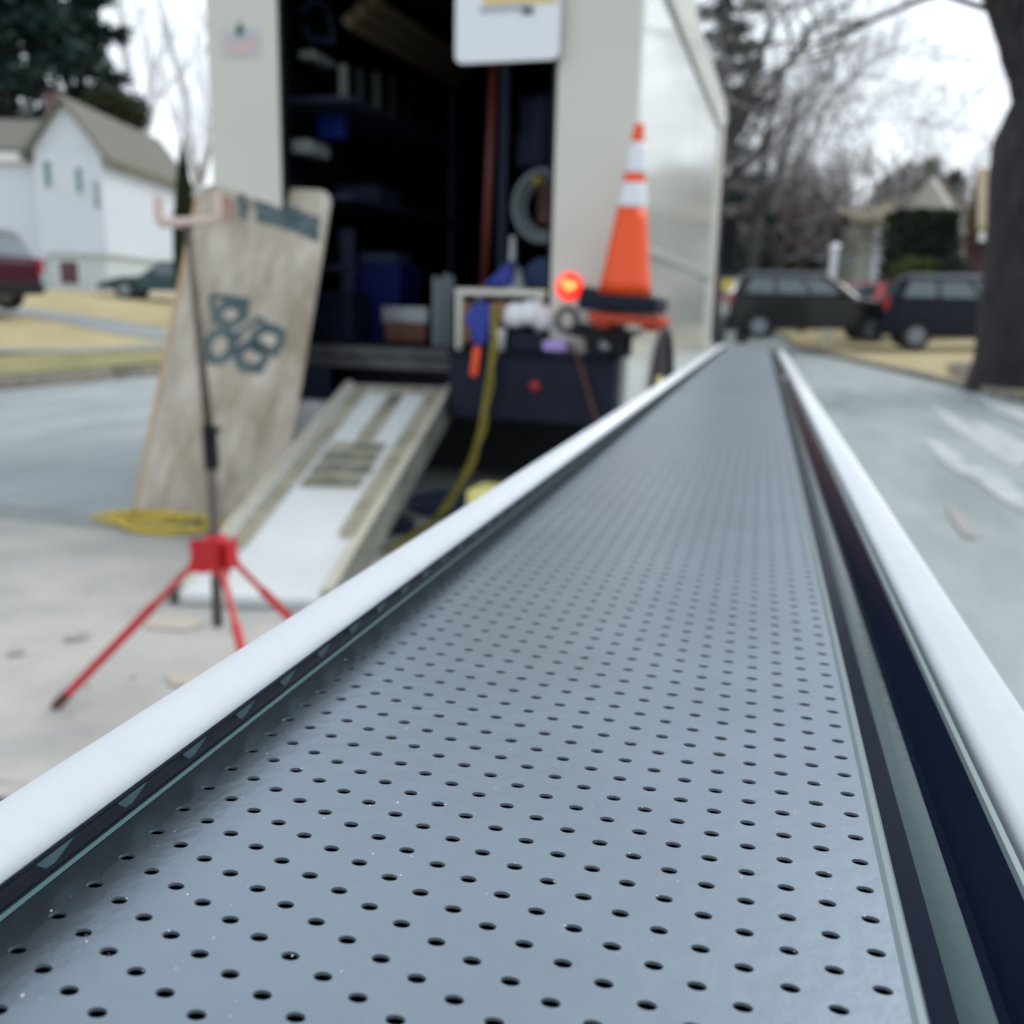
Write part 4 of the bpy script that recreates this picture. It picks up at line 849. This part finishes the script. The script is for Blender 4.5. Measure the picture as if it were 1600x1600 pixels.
# ================================================================== VEHICLES (far)
def car(name, L_c, H_c, body, loc, rz, lab, cat, suv=True, group=None):
    t = empty(name, loc, lab, cat, group); t.rotation_euler = (0, 0, rz); W = .90
    gh = .52 if suv else .47; belt = H_c-gh-.06
    x0, x1 = -L_c/2, L_c/2
    if suv: side = [(x0+.05,.45),(x0,.62),(x0+.02,belt-.08),(x0+.06,belt),(x1-1.35,belt),(x1-.55,belt-.10),(x1-.08,belt-.22),(x1,.62),(x1-.05,.36),(x0+.2,.34)]
    else: side = [(x0+.05,.40),(x0,.60),(x0+.04,belt-.03),(x0+.7,belt),(x1-1.4,belt),(x1-.5,belt-.10),(x1-.06,belt-.24),(x1,.55),(x1-.05,.32),(x0+.2,.32)]
    n = len(side); mb = MB(); vs = []
    for y_, ins in ((-W,0),(-W+.10,0),(W-.10,0),(W,0)):
        for (x, z) in side:
            k_ = .06 if abs(y_) == W else 0; vs.append((x*(1-k_*.5), y_, z-(.03 if (k_ and z > .8) else 0)))
    fs = [tuple(range(n-1,-1,-1)), tuple(3*n+i for i in range(n))]+[(r*n+i, r*n+(i+1) % n, (r+1)*n+(i+1) % n, (r+1)*n+i) for r in range(3) for i in range(n)]
    mb.add(vs, fs)
    # greenhouse
    if suv: lo = (x0+.08, x1-1.30); hi = (x0+.38, x1-2.05)
    else: lo = (x0+.65, x1-1.30); hi = (x0+1.25, x1-2.0)
    g = [(lo[0],-W+.06,belt-.02),(lo[1],-W+.06,belt-.02),(lo[1],W-.06,belt-.02),(lo[0],W-.06,belt-.02),(hi[0],-W+.20,H_c-.03),(hi[1],-W+.20,H_c-.03),(hi[1],W-.20,H_c-.03),(hi[0],W-.20,H_c-.03)]
    mb.add(g, [(0,3,2,1),(4,5,6,7),(0,1,5,4),(1,2,6,5),(2,3,7,6),(3,0,4,7)])
    local('body', mb, body, t, bevel=.05, seg=3)
    def gp(u, v, s_):   # point on side glass plane
        xa = lo[0]+(hi[0]-lo[0])*v; xb = lo[1]+(hi[1]-lo[1])*v; y_ = (W-.06)+((W-.20)-(W-.06))*v
        return Vector((xa+(xb-xa)*u, s_*(y_+.012), belt-.02+(H_c-.03-belt+.02)*v))
    for s_ in (-1, 1):
        for (u0, u1) in ((.10,.34),(.37,.63),(.66,.90)):
            local('side_window', MB().prism([gp(u0,.14,s_), gp(u1,.14,s_), gp(u1 if u1 < .8 else u1-.02,.86,s_), gp(u0,.86,s_)], (0,-s_*.01,0)), M['glass'], t)
    def ep(e, u, v):
        xa = lo[e]+(hi[e]-lo[e])*v+(.012 if e else -.012); y_ = (W-.06)+((W-.20)-(W-.06))*v; return Vector((xa, (u*2-1)*(y_-.08), belt-.02+(H_c-.03-belt+.02)*v))
    local('windscreen', MB().prism([ep(1,0,.1),ep(1,1,.1),ep(1,1,.9),ep(1,0,.9)], (-.01,0,0)), M['glass'], t)
    local('rear_window', MB().prism([ep(0,0,.15),ep(0,1,.15),ep(0,1,.88),ep(0,0,.88)], (.01,0,0)), M['glass'], t)
    r = .36 if suv else .33
    for x in (x0+.85, x1-.85):
        for s_ in (-1, 1):
            Mw = Matrix.Rotation(PI/2, 3, 'X'); wd = .22
            wm = MB().lathe([(r*.6,-wd/2),(r*.95,-wd/2),(r,-wd*.3),(r,wd*.3),(r*.95,wd/2),(r*.6,wd/2)], (0,0,0), 24, Mw)
            wo = local('wheel', wm, M['tyre'], t); wo.location = (x, s_*(W-.09), r)
            ro = MB().lathe([(r*.60,-wd*.5-.004),(r*.55,-wd*.35),(r*.2,-wd*.40),(.01,-wd*.5)], (0,0,0), 16, Mw); ro.lathe([(r*.60,wd*.5+.004),(r*.55,wd*.35),(r*.2,wd*.40),(.01,wd*.5)], (0,0,0), 16, Mw)
            re = local('rim', ro, M['rim'], wo)
            am = MB().tube([(x+(r+.05)*math.cos(a), s_*(W-.01), r+(r+.05)*math.sin(a)) for a in fr(0, PI, 12)], .035, 6); local('wheel_arch', am, M['black'], t)
    for s_ in (-1, 1):
        local('tail_light', MB().box((x0-.01, s_*(W-.10)-.09, belt-.28), (x0+.13, s_*(W-.10)+.085, belt+.05)), M['tail'], t, bevel=.02)
        local('headlight', MB().box((x1-.26, s_*(W-.17)-.13, belt-.36), (x1-.02, s_*(W-.17)+.12, belt-.21)), M['lampglass'], t, bevel=.03)
        if suv: local('roof_rail', MB().tube([(hi[0]+.1, s_*(W-.26), H_c+.0), (hi[0]+.2, s_*(W-.26), H_c+.05), (hi[1]-.2, s_*(W-.26), H_c+.05), (hi[1]-.1, s_*(W-.26), H_c)], .02, 6), M['rim'], t)
        local('mirror', MB().box((lo[1]-.55, s_*(W+.02)-.08, belt+.02), (lo[1]-.40, s_*(W+.02)+.08, belt+.16)), body, t, bevel=.03)
    local('bumper', MB().box((x0-.05,-W+.06,.36),(x0+.12,W-.06,.60)), M['black'], t, bevel=.04); local('bumper', MB().box((x1-.12,-W+.06,.34),(x1+.04,W-.06,.56)), M['black'], t, bevel=.04)
    return t
def gz(p): return hL(p.x, p.y)
def placed(px, b): p = PP(plan(px, b)[0], b, 0); return p
def carat(px, py, b, *a, **k):   # wheels' base row given
    p = PB(px, py, b); return p
ang0 = PSI
# SUV one: nose to the right, broadside
p = PB(1262, 531, 27.5); car('parked_car', 4.75, 1.78, M['green_car'], (p.x, p.y, p.z), PSI-.10, 'dark green grey estate car parked broadside, nose to the right, left of the navy car', 'car', True, 'cars parked beyond the road')
p = PB(1520, 548, 25.5); car('parked_car', 4.9, 1.86, M['navy_car'], (p.x, p.y, p.z), PSI-.22, 'navy black sport utility car with a red tail lamp beside the big tree trunk', 'car', True, 'cars parked beyond the road')
p = PB(1400, 520, 33); car('parked_car', 4.4, 1.62, M['red_car'], (p.x, p.y, p.z), PSI+.5, 'red car mostly hidden between the green grey car and the navy car', 'car', True, 'cars parked beyond the road')
p = PB(1185, 505, 40); car('parked_car', 4.3, 1.75, M['silver_car'], (p.x, p.y, p.z), PSI+.2, 'pale silver car roof showing over the back of the green grey car', 'car', True, 'cars parked beyond the road')
p = PB(1290, 512, 31.5); car('parked_car', 4.4, 1.45, M['white_car'], (p.x, p.y, p.z), PSI-.12, 'white saloon car whose bonnet shows above the nose of the green grey car', 'car', False, 'cars parked beyond the road')
# driveway slab under them
def quadg(name, pts, m, z): return tag(MB().add([(x, y, z) for x, y in pts], [tuple(range(len(pts)))]).build(name, m, fix=False), kind='structure')
p = on_slope(-60, 478); pz = PB(-120, 482, 21.0); car('parked_car', 4.6, 1.66, M['maroon'], (pz.x, pz.y, pz.z), PSI+PI-.12, 'maroon car parked at the left edge in front of the white house', 'car', True, 'cars parked by the white house')
pz = PB(272, 470, 33.0); car('parked_car', 4.4, 1.32, M['teal_car'], (pz.x, pz.y, pz.z), PSI+PI+.1, 'low dark teal car parked by the white house behind the leaning board', 'car', False, 'cars parked by the white house')
# ================================================================== HEDGE, SHRUBS
def leafbox(name, c0, c1, m, lab, cat, n=2600, ls=.14, b0=33, b1=35, group=None):
    mb = MB(); random.seed(len(name)+int(c0[0]))
    a0_, a1_ = plan(c0[0], b0)[0], plan(c1[0], b0)[0]; z1_, z0_ = zz(c0[0], c0[1], b0), zz(c0[0], c1[1], b0)
    block(mb, [(a0_+.12,b0+.12),(a1_-.12,b0+.12),(a1_-.12,b1-.1),(a0_+.12,b1-.1)], z0_-.3, z1_-.15)
    for i in range(n):
        f = random.random(); a = random.uniform(a0_, a1_); z = random.uniform(z0_-.2, z1_); b = b0+random.uniform(-.1,.2)
        if f > .75: z = z1_+random.uniform(-.15,.12); b = random.uniform(b0, b1)
        elif f > .6: a = random.choice((a0_, a1_))+random.uniform(-.1,.1); b = random.uniform(b0, b1)
        p = PP(a, b, z); u = Vector((random.uniform(-1,1), random.uniform(-1,1), random.uniform(-1,1))).normalized()*ls; v = u.cross(Vector((random.uniform(-1,1), random.uniform(-1,1), random.uniform(-1,1)))).normalized()*ls*.6
        mb.add([p-u, p+v, p+u, p-v], [(0,1,2,3)])
    return thing(name, mb, m, lab, cat, group, fix=False)
leafbox('clipped_hedge', (1402, 330), (1484, 428), M['hedge'], 'tall dark green clipped hedge block in front of the pale cottage', 'hedge')
def blob(name, c, r, m, lab, cat, n=1400, ls=.09, sq=(1,1,1), group=None, seed=0):
    random.seed(seed+5); mb = MB(); c = Vector(c)
    for i in range(n):
        d = Vector((random.gauss(0,1), random.gauss(0,1), random.gauss(0,1))).normalized(); q = random.random()**.4
        rr = r*q*(1+.25*noise.noise(d*2.2+Vector((seed,0,0)))); p = c+Vector((d.x*rr*sq[0], d.y*rr*sq[1], d.z*rr*sq[2]))
        u = Vector((random.uniform(-1,1), random.uniform(-1,1), random.uniform(-1,1))).normalized()*ls; v = u.cross(Vector((random.uniform(-1,1), random.uniform(-1,1), random.uniform(-1,1)))).normalized()*ls*.6
        mb.add([p-u, p+v, p+u, p-v], [(0,1,2,3)])
    return thing(name, mb, m, lab, cat, group, fix=False)
for i, (px, py, b, r, m, lab) in enumerate([(1420,428,32,.62,'shrub','yellow green shrub at the foot of the clipped hedge, left side'),(1445,424,32.2,.5,'shrub','smaller olive shrub at the foot of the clipped hedge, middle'),(1487,428,31.8,.62,'hedge','dark round shrub at the right foot of the clipped hedge'),(1185,405,44,1.3,'hedge','dark rounded bush behind the silver car roof')]):
    c_ = PB(px, py, b); blob('garden_shrub', c_, r, M[m], lab, 'shrub', 900, .07 if r < 1 else .14, (1.2,1,.9), 'shrubs near the hedge', i)
# slim cypress beside the white house
ct = PB(296, 228, 24); cbm = PB(290, 350, 24); cz = hL(cbm.x, cbm.y)
cy = empty('cypress_tree', (cbm.x, cbm.y, cz), 'slim dark green cypress standing right of the white house behind the leaning board', 'tree')
mb = MB(); random.seed(4); Hc = ct.z-cz
for i in range(4200):
    h = random.random(); rr = .40*(math.sin(PI*min(1, h*.96+.06))**.6)*(1-.55*h)*random.random()**.3; a = random.uniform(0, 2*PI); p = Vector((rr*math.cos(a), rr*math.sin(a), .15+h*(Hc-.1)))
    u = Vector((random.uniform(-.3,.3), random.uniform(-.3,.3), 1)).normalized()*.10; v = u.cross(Vector((math.cos(a*3), math.sin(a*3), .1))).normalized()*.035
    mb.add([p-u, p+v, p+u, p-v], [(0,1,2,3)])
local('crown', mb, M['olive'], cy, fix=False); local('trunk', MB().tube([(0,0,0),(0,0,Hc*.8)], [.06,.02], 8), M['bark'], cy)
# ================================================================== TREES
def grow(segs, p, d, ln, r, depth, maxd, spread, up=.12):
    n = 3; pts_ = [p]; rs = [r]
    for i in range(n):
        d = (d+Vector((random.gauss(0,.12), random.gauss(0,.12), random.gauss(0,.10)+up*.3))).normalized(); p = p+d*ln/n; pts_.append(p); rs.append(r*(1-.4*(i+1)/n))
    segs.append((depth, pts_, rs))
    if depth >= maxd: return
    k_ = random.choice((2,3,3)) if depth < maxd-1 else random.choice((3,4))
    for j in range(k_):
        i_ = random.choice((1,2,3,3)) if depth > 0 else random.choice((2,3,3)); q = pts_[i_]
        ax = Vector((random.gauss(0,1), random.gauss(0,1), random.gauss(0,.6))); ax = (ax-d*ax.dot(d)).normalized(); dd_ = (d*(1-spread*.5)+ax*spread+Vector((0,0,up))).normalized()
        grow(segs, q, dd_, ln*random.uniform(.62,.82), rs[i_]*random.uniform(.55,.75), depth+1, maxd, spread, up)
def bare_tree(loc, H_t, seed, lab, mt, mc, maxd=5, r0=.2, spread=.75, group='bare trees beyond the road', trunk_f=.28, minr=.012, name='bare_tree', up=.15, d0=(0,0,1)):
    random.seed(seed); segs = []; grow(segs, Vector((0,0,-.1)), Vector(d0).normalized(), H_t*trunk_f, r0, 0, maxd, spread, up)
    for k_ in range(2): grow(segs, Vector(segs[0][1][-1]), Vector((random.gauss(0,.3), random.gauss(0,.3), 1)).normalized(), H_t*trunk_f*.9, r0*.6, 1, maxd, spread, up)
    t = empty(name, loc, lab, 'tree', group); a = MB(); c = MB()
    for dp, pts_, rs in segs:
        if dp <= 1: a.tube(pts_, [max(r_, minr) for r_ in rs], 8 if dp == 0 else 6)
        else: c.tube(pts_, [max(r_, minr) for r_ in rs], 4 if dp == 2 else 3, cap=False)
    local('trunk', a, mt, t, smooth=True, fix=False); local('crown', c, mc, t, fix=False)
    return t
def gpos(px, b): p = PP(plan(px, b)[0], b, 0); return (p.x, p.y, hL(p.x, p.y)-.05)
LB = ['tall bare tree just right of the truck cab','bare tree with grey twigs behind the silver car','leaning bare tree left of the white post','bare brown tree in the middle of the far wood','bare tree with pale bark showing in the far wood','thin bare tree at the right end of the far wood','large spreading bare tree rising behind the truck cab, its twigs crossing the sky','bare tree rising above the pale cottage roof','bare tree beside the tan roof at the right']
specs = [(1128,26,15,'bark','bark',.26,.7,5),(1165,34,16,'bark','twig_grey',.24,.7,5),(1205,42,15,'bark','twig_grey',.22,.75,5),(1255,48,12,'bark','twig_brown',.2,.8,5),(1300,50,12,'twig_brown','twig_brown',.2,.8,5),(1340,55,11,'bark','twig_brown',.2,.7,5),(1108,25,15,'bark','twig_grey',.20,.9,6),(1400,70,13,'bark','twig_brown',.2,.8,5),(1505,46,12,'bark','twig_grey',.2,.8,5)]
for i, (px, b, H_t, m1_, m2_, r0, sp, md) in enumerate(specs):
    bare_tree(gpos(px, b), H_t, 40+i, LB[i], M[m1_], M[m2_], md, r0, sp, minr=.010 if b < 30 else .016)
for i, (px, b, H_t) in enumerate([(1250,58,21),(1335,62,20),(1420,52,17),(1180,50,20)]):
    bare_tree(gpos(px, b), H_t, 140+i, ['wispy silver tree whose fine twigs fade into the sky above the white post','wispy silver tree whose twigs fade into the sky right of the white post','wispy silver tree above the clipped hedge','wispy silver tree above the green grey car'][i], M['twig_grey'], M['twig_silver'], 6, .16, .7, minr=.010)
# pale trees in the white sky at left
for i, (px, b, H_t) in enumerate([(238,60,26),(262,64,28),(290,58,24),(322,62,25)]):
    bare_tree(gpos(px, b), H_t, 80+i, ['pale bare tree nearest the white house roof','tall pale bare tree second right of the house roof','pale bare tree directly above the cypress','pale bare tree half hidden by the truck post'][i], M['twig_pale'], M['twig_pale'], 3, .26, .40, 'pale bare trees behind the white house', minr=.03)
# far wood: one mass of trunks and twigs
random.seed(99); mb = MB()
for i in range(420):
    px = random.uniform(1090, 1420); b = random.uniform(55, 85); p = Vector(gpos(px, b)); H_t = random.uniform(5,9.5)*(1.15 if px < 1300 else .8)*b/65
    mb.tube([p, p+Vector((random.gauss(0,.3),0,H_t*.5)), p+Vector((random.gauss(0,.7),0,H_t))], [.16,.11,.03], 4, cap=False)
    for j in range(9):
        q = p+Vector((0,0,H_t*random.uniform(.3,.95))); mb.tube([q, q+Vector((random.gauss(0,1.1), random.gauss(0,.8), random.uniform(.5,1.8)))], [.05,.025], 3, cap=False)
tag(mb.build('distant_wood', M['twig_brown'], fix=False), 'brown mass of bare woodland beyond the parked cars', 'woodland', kind='stuff')
# undergrowth filling the base of the wood
mb = MB()
for i in range(9000):
    px = random.uniform(1095, 1420); b = random.uniform(56, 88); p = Vector(gpos(px, b))+Vector((0,0,random.random()**1.3*7.2*(1 if px < 1310 else .75)*b/70)); u = Vector((random.uniform(-1,1), random.uniform(-.3,.3), random.uniform(-1,1))).normalized()*.5; v = u.cross(Vector((0,1,.2))).normalized()*.16
    mb.add([p-u, p+v, p+u, p-v], [(0,1,2,3)])
tag(mb.build('undergrowth', mat('undergrowth', (.045,.04,.045), .9, col2=(.10,.085,.08), scale=.15), fix=False), 'dense brown grey brush between the trunks of the far wood', 'brush', kind='stuff')
# evergreens
def evergreen(loc, H_t, Rr, seed, lab, m, n=5200, ls=.30, group='evergreens', base=.12):
    random.seed(seed); t = empty('evergreen_tree', loc, lab, 'tree', group); mb = MB(); br = MB()
    local('trunk', MB().tube([(0,0,-.2),(0,0,H_t*.5),(0,0,H_t*.95)], [Rr*.09,Rr*.05,.02], 8), M['bark'], t)
    nb = 46
    for i in range(nb):
        h = base+(1-base)*(i/nb)**.9; a = i*2.4+random.uniform(-.4,.4); rl = Rr*(1-h)**.65*random.uniform(.55,1.12)+.2; z = h*H_t
        tip = Vector((rl*math.cos(a), rl*math.sin(a), z+rl*random.uniform(-.18,.12))); st = Vector((0,0,z-.1)); br.tube([st, tip], [.06,.02], 4, cap=False)
        for k_ in range(n//nb):
            q = random.random()**.55; p = st.lerp(tip, q)+Vector((random.gauss(0,.5), random.gauss(0,.5), random.gauss(0,.32)))*(Rr*.14)
            u = Vector((random.gauss(0,1), random.gauss(0,1), random.gauss(-.2,.6))).normalized()*ls; v = u.cross(Vector((random.uniform(-1,1), random.uniform(-1,1), 1))).normalized()*ls*.42
            mb.add([p-u, p+v, p+u, p-v], [(0,1,2,3)])
    local('branch', br, M['bark'], t, fix=False); local('crown', mb, m, t, fix=False); return t
evergreen(gpos(40, 50), 19.5, 6.8, 1, 'huge dark evergreen behind the left part of the white house', M['needles'], 9000, .42)
evergreen(gpos(150, 53), 18.5, 4.9, 2, 'dark evergreen with gaps behind the front gable of the white house', M['needles'], 6500, .38)
evergreen(gpos(-60, 52), 20, 6.5, 8, 'dark evergreen at the far left behind the white house', M['needles'], 7000, .42)
evergreen(gpos(1110, 40), 16, 2.6, 3, 'narrow dark evergreen rising right beside the truck box', M['needles'], 4200, .22)
for i, (px, b, H_t, Rr) in enumerate([(1365,80,11.5,3.6),(1398,78,12.3,3.4),(1432,76,12.5,3.6),(1470,80,12.2,3.2)]):
    evergreen(gpos(px, b), H_t, Rr, 20+i, ['first','second','third','fourth'][i]+' from the left in the far row of dark evergreens behind the pale cottage', M['needles2'], 2400, .3, 'far row of evergreens')
c_ = PB(178, 178, 45); blob('olive_bush', c_, 1.5, M['olive'], 'olive green conifer top showing just above the house roof by the front gable', 'bush', 1600, .16, (1.1,1,.7), None, 3)
# big trunk at right with a limb arching up left
big = PB(1700, 640, 14.5); bx = empty('big_maple', (big.x, big.y, hL(big.x, big.y)), 'massive dark tree trunk at the right edge with a limb arching over the road', 'tree')
def bxp(px, py): return PB(px, py, 14.5)-Vector(bx.location)
edge = [(1508,660,1),(1518,600,1),(1532,560,1),(1541,490,1),(1546,420,1),(1553,340,1),(1554,262,1),(1562,215,1),(1590,150,1),(1600,60,1),(1600,-60,1)]
pts_ = []; rs = []
for (x, y, _) in edge:
    c0 = bxp(x, y); xr_ = 1760 if y > 200 else 1760
    rr = (xr_-x)/2*14.5/F; pts_.append(c0+RT*rr); rs.append(rr)
random.seed(12)
tm = MB(); tm.tube(pts_, rs, 22, cap=False)
tm.v = [v+RT*0+(Vector((v.x, v.y, 0)).normalized()*.03*noise.noise(v*2.5) if v.length > .01 else Vector()) for v in tm.v]
local('trunk', tm, M['bark_big'], bx, smooth=True)
lm = MB(); lm.tube(smoothpath([bxp(1650,215), bxp(1620,130), bxp(1588,40), bxp(1555,-60), bxp(1500,-180)], 5), [.42]*3+[.36]*3+[.33]*3+[.30]*12, 12, cap=False)
lm.v = lm.v; local('limb', lm, M['bark_big'], bx, smooth=True)
segs = []
for (px, py, dx_, dz_) in ((1560,20,-1,.25),(1540,-30,-1,.12),(1600,-90,-.7,.8),(1570,-60,-1,.5)):
    grow(segs, bxp(px, py), (RT*dx_+Vector((0,0,dz_))+FW*random.uniform(-.3,.3)).normalized(), 2.3, .05, 2, 5, .55, -.02)
cm = MB()
for dp, p_, r_ in segs: cm.tube(p_, [max(q, .008) for q in r_], 4, cap=False)
local('crown', cm, M['bark'], bx, fix=False)
# ================================================================== STREET THINGS
lp = PB(1297, 470, 29.5); zt = PB(1297, 382, 29.5).z; gz_ = hL(lp.x, lp.y)
ps = empty('white_post', (lp.x, lp.y, gz_), 'white square garden post with a short cross arm behind the green grey car', 'post')
local('shaft', MB().box((-.11,-.11,-.1),(.11,.11,zt-gz_-.1)), M['white'], ps, bevel=.01)
local('cap', MB().lathe([(.17,0),(.17,.05),(.02,.17)], (0,0,zt-gz_-.1), 4), M['white'], ps)
local('cross_arm', MB().box((-.55,-.04,zt-gz_-.45),(.55,.04,zt-gz_-.35)), M['hose'], ps, bevel=.01)
# amber marker beside the cab
am = PB(1137, 445, 22); hz = hL(am.x, am.y)
sg = empty('warning_marker', (am.x, am.y, hz), 'round yellow marker on a thin post beside the road ahead of the truck', 'marker')
local('disc', MB().lathe([(.02,-.02),(.14,-.015),(.14,.015),(.02,.02)], (0,0,am.z-hz), 20, Mr), M['yellow'], sg)
local('post', MB().tube([(0,.03,-.1),(0,.03,am.z-hz+.1)], .025, 8), M['dark_steel'], sg)
# white box behind the ramp, against the truck
bp0 = PY(488, 690, 4.9); mb = MB().box((PY(455,640,4.9).x, 4.86, 0), (PY(505,640,4.9).x, 5.08, PY(480,630,4.9).z)); thing('white_crate', mb, M['white'], 'white box between the leaning board and the ramp under the truck', 'box', bevel=.01)
# dark clutter under the truck
for i, (px, py, w2, h2_, m_, lb) in enumerate([(600,742,.10,.07,'denim','slate blue tool bag under the truck right of the ramp'),(665,800,.16,.08,'dusty_blue','dark blue grey bag on the ground by the yellow cord under the truck'),(560,830,.12,.06,'navy_black','black bag on the ground just right of the ramp')]):
    c_ = PG(px, py+20); mb = MB().lathe([(w2*.8,0),(w2,.03),(w2*.9,h2_),(w2*.3,h2_*1.5)], (0,0,0), 12); mb.v = [Vector((v.x*1.4+c_.x, v.y+c_.y+.3, v.z+.003)) for v in mb.v]
    thing('tool_bag', mb, M[m_], lb, 'bag', 'bags under the truck', smooth=True)
# ------------------------------------------------------------------ render feel
sc.cycles.max_bounces = 8; sc.cycles.sample_clamp_indirect = 4
